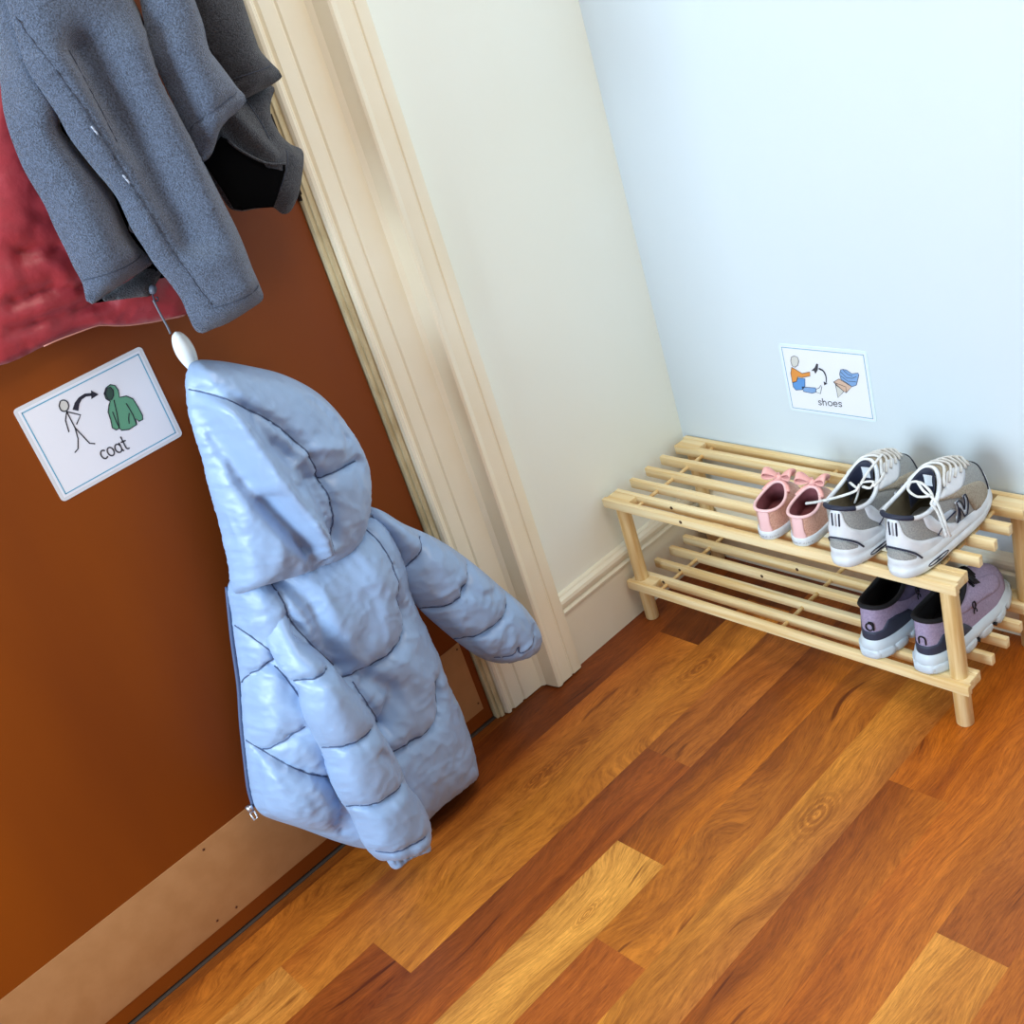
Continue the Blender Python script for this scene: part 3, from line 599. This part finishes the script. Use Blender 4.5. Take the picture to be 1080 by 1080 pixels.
# ------------------------------------------------------------------ shoe rack
ZT, ZL = .29, .10
SY = [-.2625, -.229, -.184, -.137, -.090, -.043, -.0095]
rk = empty('shoe_rack', (.37, -.136, 0)); tag(rk, 'two-tier slatted pine shoe rack in the corner against the white wall', 'shoe rack')
def rpart(mb, name, mat=None, smooth=True):
    o = mb.build(name, mat or M_pine, None); autosmooth(o, 40); attach(o, rk); return o
def shelf(zt, x0, x1, ys, tops):
    for i, y in enumerate(ys):
        s = MB(); e = 0 if i in (0, len(ys) - 1) else .004
        s.box((x0 + e, y - .0055, zt - .019), (x1 - e, y + .0055, zt), bev=.0018); sl_ = rpart(s, 'slat')
        yield sl_
    for x in (x0 + .004, x1 - .062):
        for (ya, yb) in ((ys[0] + .0055, ys[1] - .0055), (ys[-2] + .0055, ys[-1] - .0055)):
            s = MB(); s.box((x, ya, zt - .018), (x + .058, yb, zt - .0008), bev=.001); rpart(s, 'corner_block')
    for x in (x0 + .075, (x0 + x1) / 2, x1 - .055):
        s = MB(); s.tube([(x, ys[0], zt - .013), (x, ys[-1], zt - .013)], .0038, 10); rpart(s, 'dowel', M_pine_rod)
slT = list(shelf(ZT, 0.0, .735, SY, True)); slL = list(shelf(ZL, .010, .739, [-.2675, -.232, -.185, -.137, -.092, -.045, -.0125], False))
for (x, y) in ((.032, -.249), (.712, -.249), (.032, -.026), (.712, -.026)):
    s = MB(); s.tube([(x, y, 0), (x, y, .002), (x, y, ZT - .018)], [.0125, .0138, .0138], 24); rpart(s, 'leg', M_pine_rod)
for (a, sl_, xx) in ((ZL, slL[1], .078), (ZL, slL[2], .082), (ZT, slT[0], .2), (ZL, slL[4], .30), (ZL, slL[3], .25), (ZT, slT[1], .15)):
    y = sl_.data.vertices[0].co.y; ys_ = [v.co.y for v in sl_.data.vertices]; y0 = min(ys_)
    s = MB(); s.tube([(xx, y0 - .0003, a - .008), (xx, y0 + .002, a - .008)], [.0035, .003], 10); o = s.build('knot', M_knot, None); attach(o, rk)
    o.parent = sl_; o.matrix_parent_inverse = Matrix.Identity(4)
# ------------------------------------------------------------------ shoes
class Shoe:
    def __init__(s, L, W_, hs, rim, zs, toe_h, asym=0, toe=.62, heelw=.74):
        s.L = L; s.Wd = W_; s.hs = hs; s.rim = rim; s.zs = zs; s.ht = toe_h; s.asym = asym; s.toe = toe; s.heelw = heelw
    def hw(s, t):
        xs = [0, .12, .35, .68, .88, 1]; ys = [s.heelw, s.heelw + .02, s.heelw, 1, .9, s.toe]
        return float(np.interp(t, xs, ys)) * s.Wd / 2
    def B(s, th, off=0):
        t = (1 - math.cos(th)) / 2
        k = .78 if True else 1
        sx = math.copysign(abs(math.sin(th)) ** k, math.sin(th))
        x = sx * (s.hw(t) + off) + s.asym * math.sin(PI * min(1, max(0, t)) ) ** 2
        return Vector((x, s.L / 2 - (s.L / 2 + off) * math.cos(th), 0))
    def T(s, th):
        r = s.rim; c = (1 + math.cos(th)) / 2; q = 1 - c
        z = r['side'] + (r['back'] - r['side']) * c ** 3 + (r['front'] - r['side']) * q ** 3
        yc = (r['y0'] + r['y1']) / 2 * s.L; ry = (r['y1'] - r['y0']) / 2 * s.L
        sx = math.copysign(abs(math.sin(th)) ** .85, math.sin(th))
        return Vector((sx * r['rx'] * (1 - .25 * q) + s.asym * .3, yc - ry * math.cos(th), z))
    def S(s, th, v, off=0):
        if off:
            e = 1e-3; p = s.S(th, v); a = s.S(th + e, v) - s.S(th - e, v); c = s.S(th, min(v + e, 1.0)) - s.S(th, v - e)
            n = a.cross(c)
            if n.length < 1e-12: n = Vector((0, 0, 1))
            n.normalize(); return p + n * off
        b = s.B(th, -.001); b.z = s.zs * .8; t = s.T(th); q = (1 - math.cos(th)) / 2; q2 = q ** 2.2
        cx = -.10 * (1 - q2) + .10 * q2
        c = b.lerp(t, cx); c.z = (1 - q2) * (b.z + (t.z - b.z) * .55) + q2 * s.ht * 1.45
        return b * (1 - v) ** 2 + c * 2 * v * (1 - v) + t * v * v
    def side(s, y, z, sg):
        """(theta, v) of the point of the upper at length y and height z on one side"""
        a, v = sg * math.acos(max(-1, min(1, 1 - 2 * y / s.L))), .5
        for _ in range(25):
            p = s.S(a, v); e = 1e-3; pa = s.S(a + e, v); pv = s.S(a, v + e)
            J = np.array([[(pa.y - p.y) / e, (pv.y - p.y) / e], [(pa.z - p.z) / e, (pv.z - p.z) / e]])
            d = np.linalg.lstsq(J, np.array([y - p.y, z - p.z]), rcond=None)[0]
            a += float(np.clip(d[0], -.3, .3)); v = min(.985, max(.02, v + float(np.clip(d[1], -.2, .2))))
        return (a, v)
    def grid(s, n, m, fn, close=False):
        V = [fn(2 * PI * i / n, j / m) for j in range(m + 1) for i in range(n)]
        F = [(j * n + i, j * n + (i + 1) % n, (j + 1) * n + (i + 1) % n, (j + 1) * n + i) for j in range(m) for i in range(n)]
        return V, F
    def upper(s, root, mat, name='upper'):
        V, F = s.grid(96, 26, lambda a, v: s.S(a, v)); o = link(name, V, F, mat, root)
        md = o.modifiers.new('thickness', 'SOLIDIFY'); md.thickness = .0025; md.offset = -1; return o
    def collar(s, root, mat, r=.003, name='collar'):
        b = MB(); P = [s.T(2 * PI * i / 72) for i in range(73)]
        n = 8; V = []
        for i in range(72):
            t = (P[(i + 1) % 72] - P[i - 1 if i else 71]).normalized(); a = t.cross(Vector((0, 0, 1))).normalized(); c = a.cross(t)
            V += [P[i] + a * r * math.cos(2 * PI * j / n) + c * r * math.sin(2 * PI * j / n) for j in range(n)]
        F = [(i * n + j, i * n + (j + 1) % n, ((i + 1) % 72) * n + (j + 1) % n, ((i + 1) % 72) * n + j) for i in range(72) for j in range(n)]
        return link(name, V, F, mat, root)
    def lining(s, root, mat, padt=.004, name='lining'):
        def fn(a, v):
            t = s.T(a); ctr = Vector((0, (s.rim['y0'] + s.rim['y1']) / 2 * s.L, t.z)); b = s.B(a, -.006); b.z = s.zs + .004
            b.y = b.y if b.y < s.rim['y1'] * s.L * 1.15 else s.rim['y1'] * s.L * 1.15 + (b.y - s.rim['y1'] * s.L * 1.15) * .3
            i = t.lerp(ctr, .06); i.z = t.z + .001
            if v < .15: return t.lerp(i, v / .15)
            if v < .85:
                q = (v - .15) / .7; p = i.lerp(b, q); f = math.sin(PI * q) * padt; d = (ctr - p); d.z = 0
                return p + d.normalized() * f
            q = (v - .85) / .15; c2 = Vector((0, ctr.y, s.zs + .003)); return b.lerp(c2, q)
        V, F = s.grid(64, 24, fn); return link(name, V, F, mat, root)
    def ring(s, prof, root, mat, name, cap=True, wave=None, mats=None, fm=None):
        n = 112; V = []
        for (z, off) in prof:
            for i in range(n):
                a = 2 * PI * i / n; p = s.B(a, off); p.z = z + (wave(a, z) if wave else 0); V.append(p)
        m = len(prof); F = [(j * n + i, j * n + (i + 1) % n, (j + 1) * n + (i + 1) % n, (j + 1) * n + i) for j in range(m - 1) for i in range(n)]
        if cap: F += [tuple(range(n)), tuple((m - 1) * n + i for i in range(n))]
        o = link(name, V, F, mat, root); autosmooth(o, 50); return o
    def patch(s, poly, root, mat, name, off=.0012, sp=.05, smoothc=True, asp=1.0):
        """overlay on the upper; poly in (theta, v)"""
        P = [(a, v) for a, v in poly]
        B = [tuple(q) for q in (spline(P, sp, True) if smoothc else sum([[tuple(np.array(P[i]) + (np.array(P[(i + 1) % len(P)]) - np.array(P[i])) * j / 6) for j in range(6)] for i in range(len(P))], []))]
        V, F = triangulate(B, sp); n = len(V); nb = segdist(V, B, True) < 1e-6
        top = [s.S(a, min(max(v, 0.002), .998), off if not nb[i] else off * .75) for i, (a, v) in enumerate(V)]; bot = [s.S(a, min(max(v, .002), .998), -.0005) for i, (a, v) in enumerate(V)]
        F2 = list(F); E = {}
        for f in F:
            for k in range(3):
                e = (f[k], f[(k + 1) % 3]); E[e] = 1
        for (a, c) in list(E):
            if (c, a) not in E: F2.append((a, c, c + n, a + n))
        return link(name, top + bot, F2, mat, root)
    def line(s, pts, root, mat, name, r=.0011, off=.0012, sp=.04):
        b = MB(); b.tube([s.S(a, v, off) for a, v in spline(pts, sp)], r, 6); return b.build(name, mat, root)
def place_shoe(name, x, y, z, rz, label, group=None):
    e = empty(name, (x, y, z), rz); tag(e, label, 'shoe', group); return e
# materials
P_gl = nmat('rose_glitter_fabric', '#D9AC9A', .55, '#BC8C78', 420, .6, 500, sheen=.2); P_pk = nmat('pale_pink_leather', '#EDC3C4', .5); P_bow = nmat('pink_bow_fabric', '#EEB4AE', .7, '#E6A8A2', 40, .4, 200)
P_wh = nmat('white_rubber', '#DDE4EA', .5, '#CBD3DA', 60); P_in = nmat('dusty_pink_lining', '#8C4F55', .9, '#7A4047', 60); P_gr = nmat('grey_sole_print', '#8C8F96', .6)
def pink(x, y, rz, label, side):
    S = Shoe(.135, .062, 0, dict(side=.055, back=.055, front=.070, y0=.03, y1=.56, rx=.0275), .016, .032, toe=.78, heelw=.92)
    e = place_shoe('toddler_shoe', x, y, ZT, rz, label)
    S.ring([(.0, .0), (.0015, .0015), (.012, .0022), (.015, .0016), (.0165, .0)], e, P_wh, 'sole')
    S.upper(e, P_gl); S.collar(e, P_pk, .0028); S.lining(e, P_in)
    S.patch([(-.30, .02), (.30, .02), (.26, .4), (.24, .97), (-.24, .97), (-.26, .4)], e, P_pk, 'heel_tab', off=.0014, sp=.07)
    b = MB()
    for k in range(14):
        a0 = -.62 + k * .085 + .01 * (k % 3)
        if k == 8: continue
        p0 = S.B(a0, .0024); p0.z = .007; p1 = S.B(a0 + .05, .0024); p1.z = .007 + .001 * (k % 2); b.tube([p0, p1], .0005, 5)
    b.build('sole_lettering', P_gr, e)
    # ankle strap and bow over the vamp
    b = MB(); b.tube([S.S(PI + q, .97, .002) for q in np.linspace(-1.1, 1.1, 20)], .0040, 8, flat=1.0); b.build('strap', P_bow, e)
    kx = S.T(PI) + Vector((0, .004, .004))
    k = MB(); k.tube([kx + Vector((-.006, 0, 0)), kx + Vector((0, 0, .002)), kx + Vector((.006, 0, 0))], [.004, .006, .004], 10); k.build('bow_knot', P_bow, e)
    for sx in (-1, 1):
        V = []; F = []; n = 14; m = 7
        for i in range(n):
            a = PI * 2 * i / n; r = 1 + .12 * math.sin(3 * a)
            for j in range(m):
                wv = (j / (m - 1) - .5)
                lx = (1 - math.cos(a)) / 2; V.append(kx + Vector((sx * (.003 + .024 * lx), (wv * .024) * (.35 + .75 * lx), .0045 + .0065 * math.sin(a) * (.4 + lx) + .004 * lx * math.cos(wv * 5) + .008 * lx)))
        F = [(i * m + j, i * m + j + 1, ((i + 1) % n) * m + j + 1, ((i + 1) % n) * m + j) for i in range(n) for j in range(m - 1)]
        o = link('bow_loop', V, F, P_bow, e); md = o.modifiers.new('thickness', 'SOLIDIFY'); md.thickness = .0014
        t = MB(); t.tube([kx + Vector((sx * .003, .002, 0)), kx + Vector((sx * .010, .012, .001)), kx + Vector((sx * .015, .022, -.004))], [.003, .005, .006], 8, flat=.25); t.build('bow_tail', P_bow, e)
pink(.394, -.266, math.radians(11), 'pink glitter toddler shoe with a bow, the left one on the top shelf', -1)
pink(.4590, -.262, math.radians(11), 'pink glitter toddler shoe with a bow, right one beside the white trainers', 1)
# white running trainers
T_wh = nmat('white_synthetic', '#E6EBF1', .4, '#D6DCE4', 35, .1, 120); T_mesh = nmat('silver_grey_mesh', '#A9ABA8', .7, '#8D8F90', 500, .8, 900); T_beige = nmat('beige_mesh', '#B5AC98', .75, '#94897A', 420, .8, 700)
T_navy = nmat('navy_trim', '#1B2138', .6); T_sole = nmat('white_foam_sole', '#E4EAF0', .5, '#CDD5DC', 25, .1, 60); T_lace = nmat('white_lace', '#E1E4E6', .8, '#CFCFCB', 120, .4, 500); T_in = nmat('beige_insole', '#7D735C', .9, '#6A614D', 40)
T_sil = nmat('silver_overlay', '#B7BEC8', .3, metal=.4)
def trainer(x, y, rz, label, side, laces):
    S = Shoe(.262, .094, 0, dict(side=.092, back=.108, front=.128, y0=.025, y1=.47, rx=.0375), .034, .066, asym=-.004 * side, toe=.72, heelw=.86)
    e = place_shoe('running_trainer', x, y, ZT, rz, label)
    sp_ = lambda a, z: (.005 * (1 - math.cos(a)) / 2 ** .5 if z < .004 and math.cos(a) < -.6 else 0)
    S.ring([(.0, -.004), (.0015, -.001), (.004, .0)], e, T_navy, 'outsole')
    S.ring([(.003, .001), (.006, .0035), (.013, .0045), (.0185, .003), (.020, .0018), (.0215, .003), (.027, .0030), (.034, .0012), (.038, -.002), (.039, -.006)], e, T_sole, 'midsole', wave=lambda a, z: (z > .02) * (.006 * math.cos(a) ** 2 * (1 if math.cos(a) > 0 else 0) - .010 * max(0, -math.cos(a))))
    for sg in (-1, 1):
        b = MB(); ctr = S.B(sg * .95, .0045); P = [S.B(sg * (.95 + .22 * math.cos(q)), .0042) + Vector((0, 0, .0125 + .0035 * math.sin(q))) for q in np.linspace(0, 2 * PI, 20)]
        Pi = [ctr + Vector((0, 0, .0125))] + P
        b.add(Pi, [(0, i, i + 1) for i in range(1, 20)]); b.tube(P, .0009, 5); b.build('sole_window', T_navy, e)
    S.upper(e, T_mesh)
    S.collar(e, T_wh, .0036); S.lining(e, T_in, .004)
    # navy collar lining at the heel and throat, seen inside the opening
    def band(a0, a1, nm, mt, dz0, dz1, ins):
        V = []; n = 24; m = 6
        for i in range(n + 1):
            a = a0 + (a1 - a0) * i / n
            for j in range(m + 1):
                t = S.T(a); c = Vector((0, S.L * .26, t.z)); q = j / m; d = (c - t); d.z = 0; d.normalize()
                V.append(t + d * (ins + .002 * math.sin(PI * q)) + Vector((0, 0, -dz0 - (dz1 - dz0) * q)))
        F = [(i * (m + 1) + j, i * (m + 1) + j + 1, (i + 1) * (m + 1) + j + 1, (i + 1) * (m + 1) + j) for i in range(n) for j in range(m)]
        o = link(nm, V, F, mt, e); md = o.modifiers.new('thickness', 'SOLIDIFY'); md.thickness = .001
    band(PI - 1.05, PI + 1.05, 'tongue', T_navy, -.003, .040, .0065)
    t0 = S.T(PI); c = t0 + Vector((0, -.0098, -.016)); rt = Vector((1, 0, 0)); up_ = Vector((0, 0, 1)); lb = MB()
    lb.add([c - rt * .007 - up_ * .011, c + rt * .010 - up_ * .011, c + rt * .013 + up_ * .008, c - rt * .014 + up_ * .008], [(0, 1, 2, 3)])
    o = lb.build('tongue_label', T_wh, e, False); md = o.modifiers.new('thickness', 'SOLIDIFY'); md.thickness = .001
    b = MB(); b.tube([S.T(q) + Vector((0, -.0005, .001)) for q in np.linspace(-.7, .7, 20)], .0042, 8); b.build('heel_collar_trim', T_navy, e)
    # heel: navy piping arch over a grey mesh window, white counter, silver side bands
    S.patch([(-1.15, .03), (-.6, .02), (0, .02), (.6, .02), (1.15, .03), (1.05, .22), (.62, .42), (.3, .64), (.15, .96), (-.15, .96), (-.3, .64), (-.62, .42), (-1.05, .22)], e, T_wh, 'heel_counter', off=.0020, sp=.08)
    S.patch([(-.55, .04), (0, .03), (.55, .04), (.44, .17), (.24, .28), (0, .32), (-.24, .28), (-.44, .17)], e, T_mesh, 'heel_mesh', off=.0030, sp=.07)
    S.line([(-.60, .05), (-.48, .19), (-.26, .31), (0, .355), (.26, .31), (.48, .19), (.60, .05)], e, T_navy, 'heel_piping', r=.0018, off=.0030)
    for da in (-.10, 0, .10): S.line([(da * .8, .62), (da, .90)], e, T_navy if da else T_sil, 'pull_stripe', r=.0014, off=.0026)
    for sg in (-1, 1):
        f = lambda L: [(sg * a, v) for a, v in L]
        S.patch(f([(1.0, .95), (1.18, .95), (1.15, .6), (1.35, .25), (1.6, .05), (1.2, .03), (1.05, .3), (.9, .62)]), e, T_wh, 'side_band', off=.0024, sp=.07)
        S.patch(f([(1.85, .04), (2.35, .04), (2.3, .30), (2.05, .62), (1.92, .93), (1.72, .93), (1.78, .5)]), e, T_beige, 'side_overlay', off=.0020, sp=.07)
        S.patch(f([(2.45, .03), (2.9, .03), (PI, .03), (PI, .24), (2.85, .24), (2.55, .20)]), e, T_wh, 'toe_guard', off=.0018, sp=.07)
        S.patch(f([(1.80, .96), (2.2, .93), (2.6, .90), (2.62, .70), (2.3, .66), (1.95, .70)]), e, T_wh, 'eyestay', off=.0026, sp=.06)
        S.line(f([(2.4, .05), (2.55, .24), (2.85, .34), (PI, .36)]), e, T_navy, 'toe_piping', r=.0011, off=.0016)
        S.line(f([(1.02, .28), (1.25, .42), (1.5, .44)]), e, T_navy, 'side_piping', r=.0012, off=.0022)
        S.patch(f([(1.12, .40), (1.5, .42), (1.48, .56), (1.2, .60)]), e, T_sil, 'silver_panel', off=.0018, sp=.06)
        # letter N
        NP = [(-1, -1), (-.5, -1), (-.5, .3), (.4, -1), (1, -1), (1, 1), (.5, 1), (.5, -.3), (-.4, 1), (-1, 1)]
        NP = [(p[0] * sg, p[1]) for p in NP]
        pts = [S.side(.126 + .0135 * a + .002 * bb, .060 + .0165 * bb, sg) for a, bb in NP]
        S.patch(pts, e, T_sil, 'side_letter', off=.0036, sp=.025, smoothc=False)
        b = MB(); Q = []
        for i in range(len(pts) + 1):
            a, c_ = pts[i % len(pts)], pts[(i + 1) % len(pts)]
            for j in range(4): Q.append((a[0] + (c_[0] - a[0]) * j / 4, a[1] + (c_[1] - a[1]) * j / 4))
        b.tube([S.S(a, min(v, .99), .0040) for a, v in Q[:len(pts) * 4 + 1]], .0011, 5); b.build('letter_outline', T_navy, e)
    for k in range(6):
        v_ = .95 - .065 * k; a0 = 2.15 + .09 * k
        b = MB(); b.tube([S.S(PI + (PI - a0) * q, min(.985, v_ + .02 * math.sin(6 * q + k)), .0042) for q in np.linspace(-1, 1, 16)], .0024, 8, flat=.8); b.build('lace', T_lace, e)
    S.patch([(2.2, .97), (2.6, .97), (PI, .97), (2 * PI - 2.6, .97), (2 * PI - 2.2, .97), (2 * PI - 2.5, .75), (2 * PI - 2.75, .55), (PI, .5), (2.75, .55), (2.5, .75)], e, T_beige, 'throat_panel', off=.0014, sp=.07)
    inv = Matrix.Rotation(-rz, 4, 'Z') @ Matrix.Translation(-Vector((x, y, ZT)))
    for L_ in laces:
        P = [inv @ W(u, v, 2, zz_) for (u, v, zz_) in L_]
        b = MB(); b.tube([Vector(q) for q in spline(P, .006)], .0023, 8, flat=.7); b.build('loose_lace', T_lace, e)
KZ = lambda a, c, z: (855 + a / 6.033, 465 + c / 6.033, z)
trainer(.557, -.289, math.radians(6), 'white grey running trainer on the top shelf, beside the pink shoes', -1,
        [[KZ(310, 275, .425), KZ(290, 315, .418), KZ(200, 350, .408), KZ(100, 375, .395), KZ(30, 390, .375), KZ(-30, 398, .360)], [KZ(250, 265, .415), KZ(300, 300, .420), KZ(330, 265, .425), KZ(400, 260, .430), KZ(380, 300, .425), KZ(330, 290, .42)],
         [KZ(320, 270, .425), KZ(370, 190, .430), KZ(455, 85, .435)], [KZ(310, 280, .425), KZ(300, 340, .405), KZ(280, 395, .39)], [KZ(400, 290, .428), KZ(450, 240, .430), KZ(465, 200, .430)]])
trainer(.652, -.281, math.radians(1), 'white grey running trainer with long loose laces, by the right end of the top shelf', 1,
        [[KZ(765, 350, .418), KZ(680, 355, .42), KZ(620, 310, .424), KZ(640, 262, .426), KZ(700, 265, .425), KZ(760, 320, .42), KZ(780, 370, .415)],
         [KZ(780, 370, .415), KZ(765, 400, .41), KZ(800, 440, .40), KZ(840, 530, .375), KZ(865, 610, .352)], [KZ(680, 262, .424), KZ(720, 320, .42), KZ(790, 375, .415), KZ(825, 440, .40), KZ(860, 530, .38), KZ(890, 605, .352)]])
# mauve running shoes on the lower shelf
O_mv = nmat('mauve_knit', '#A497B4', .7, '#9184A2', 300, .5, 600); O_nv = nmat('dark_navy_heel_panel', '#2C3348', .6); O_bk = nmat('black_lining_fabric', '#0D0C12', .9); O_so = nmat('pale_blue_foam', '#CDDAE4', .5, '#C0CEDA', 30); O_hole = nmat('sole_hole_shade', '#14161C', .9)
O_pu = nmat('purple_side_fabric', '#5F5A7A', .75, '#4A4664', 60, .4, 300)
def cloudshoe(x, y, rz, label, side, glyph):
    S = Shoe(.245, .084, 0, dict(side=.084, back=.100, front=.108, y0=.02, y1=.52, rx=.030), .034, .060, asym=-.003 * side, toe=.7, heelw=.86)
    e = place_shoe('running_shoe', x, y, ZL, rz, label)
    wave = lambda a, z: .0
    S.ring([(.011, -.004), (.013, .0035), (.019, .0065), (.026, .0045), (.033, .0005), (.036, -.004), (.037, -.008)], e, O_so, 'midsole', wave=lambda a, z: (z > .02) * (.003 * max(0, math.cos(a)) - .008 * max(0, -math.cos(a))))
    # separate cushion pods round the edge
    for k in range(9):
        for sg in ((-1, 1) if 0 < k < 8 else (1,)):
            a = sg * (k / 8) * PI; c = S.B(a, -.006); t = (S.B(a + .01, 0) - S.B(a - .01, 0)).normalized(); nrm = Vector((t.y, -t.x, 0))
            b = MB(); V = []; n = 12
            hh = .0105 if math.cos(a) > -.8 else .007
            for d_, rr in ((-.012, .5), (-.008, .92), (.0, 1), (.008, .98), (.0125, .8), (.0135, .4)):
                for j in range(n):
                    q = 2 * PI * j / n; V.append(c + nrm * d_ + t * (.0195 * rr * math.copysign(abs(math.cos(q)) ** .7, math.cos(q))) + Vector((0, 0, .0105 + hh * rr * math.copysign(abs(math.sin(q)) ** .7, math.sin(q)))))
            F = [(i * n + j, i * n + (j + 1) % n, (i + 1) * n + (j + 1) % n, (i + 1) * n + j) for i in range(5) for j in range(n)] + [tuple(range(n)), tuple(5 * n + j for j in range(n))]
            for v in V: v.z = max(0, v.z)
            b.add(V, F); b.build('sole_pod', O_so, e)
            if k:
                c2 = S.B(a - sg * .19, .0062); q = MB(); V = [c2 + t * -.004 + Vector((0, 0, .009)), c2 + t * .004 + Vector((0, 0, .009)), c2 + t * .001 + Vector((0, 0, .002))]; V += [v - nrm * .010 for v in V]
                q.add(V, [(0, 1, 2), (3, 5, 4), (0, 3, 4, 1), (1, 4, 5, 2), (2, 5, 3, 0)]); q.build('sole_shade_wedge', O_hole, e, False)  # solid dark wedge stands in for the shade inside a sole hole
    S.upper(e, O_mv); S.collar(e, O_bk if side < 0 else O_bk, .004); S.lining(e, O_bk, .006)
    b = MB(); S.patch([(-1.35, .02), (-.5, .02), (.5, .02), (1.35, .02), (1.2, .42), (.9, .54), (.66, .54), (.45, .34), (.1, .32), (-.1, .32), (-.45, .34), (-.66, .54), (-.9, .54), (-1.2, .42)], e, O_nv, 'heel_panel', off=.0016, sp=.07, smoothc=False)
    for sg in (-1, 1):
        S.patch([(sg * a, v) for a, v in [(1.25, .97), (1.8, .97), (2.3, .93), (2.5, .5), (2.2, .25), (1.7, .55), (1.35, .7)]], e, O_pu if side < 0 else O_mv, 'side_panel', off=.0012, sp=.08)
        # side lettering, standing upright one above the other
        ln = lambda L: [S.side(.105 + a * .0045 * sg, .062 + c_ * .0055, sg) for a, c_ in L]
        S.line(ln([(math.cos(q) * .8, 1.7 + math.sin(q)) for q in np.linspace(0, 2 * PI, 16)]), e, O_bk, 'side_lettering', r=.0010, off=.0022, sp=.03)
        S.line(ln([(.8, 2.6), (.9, 1.0)]), e, O_bk, 'side_lettering', r=.0010, off=.0022, sp=.03)
        S.line(ln([(-.8, -.9), (-.8, .1), (-.2, .5), (.5, .4), (.8, 0), (.8, -.9)]), e, O_bk, 'side_lettering', r=.0010, off=.0022, sp=.03)
    if glyph == 'o':
        S.line([(.05 + .10 * math.cos(q), .47 + .095 * math.sin(q)) for q in np.linspace(0, 2 * PI, 18)], e, O_bk, 'heel_logo', r=.0012, off=.0020, sp=.03)
        S.line([(.02, .60), (.17, .57), (.17, .38)], e, O_bk, 'heel_logo', r=.0012, off=.0020, sp=.03)
    else:
        S.line([(-.07, .38), (-.07, .53), (0, .575), (.08, .56), (.11, .51), (.11, .38)], e, O_bk, 'heel_logo', r=.0012, off=.0020, sp=.03)
        S.line([(.80 + .035 * math.cos(q), .66 + .035 * math.sin(q)) for q in np.linspace(0, 2 * PI, 12)], e, nmat('purple_dot', '#7A3A66', .7), 'dot_mark', r=.0008, off=.0020, sp=.03)
    # tongue and black laces
    V = []; n = 8; m = 8; base = Vector((0, S.L * .64, .084)); top = Vector((0, S.L * .50, .118))
    for j in range(m + 1):
        q = j / m; c = base.lerp(top, q); hw_ = .020 + .008 * q
        for i in range(n + 1):
            u = i / n * 2 - 1; V.append(c + Vector((u * hw_, 0, -.012 * u * u)))
    tg = link('tongue', V, [(j * (n + 1) + i, j * (n + 1) + i + 1, (j + 1) * (n + 1) + i + 1, (j + 1) * (n + 1) + i) for j in range(m) for i in range(n)], O_bk, e)
    md = tg.modifiers.new('thickness', 'SOLIDIFY'); md.thickness = .006; md.offset = 0
    for k in range(5):
        q = k / 4; a0 = 2.2 + .4 * q; p0 = S.S(a0, .86, .003); p1 = S.S(-a0, .86, .003); md_ = (p0 + p1) / 2 + Vector((0, 0, .012))
        b = MB(); b.tube(spline([p0, md_, p1], .006), .0026, 8, flat=.5); b.build('lace', O_bk, e)
cloudshoe(.570, -.270, math.radians(5), 'mauve running shoe with a pale cushioned sole, left of the pair on the lower shelf', -1, 'o')
cloudshoe(.664, -.266, math.radians(0), 'mauve running shoe right behind the front rack leg on the lower shelf', 1, 'n')
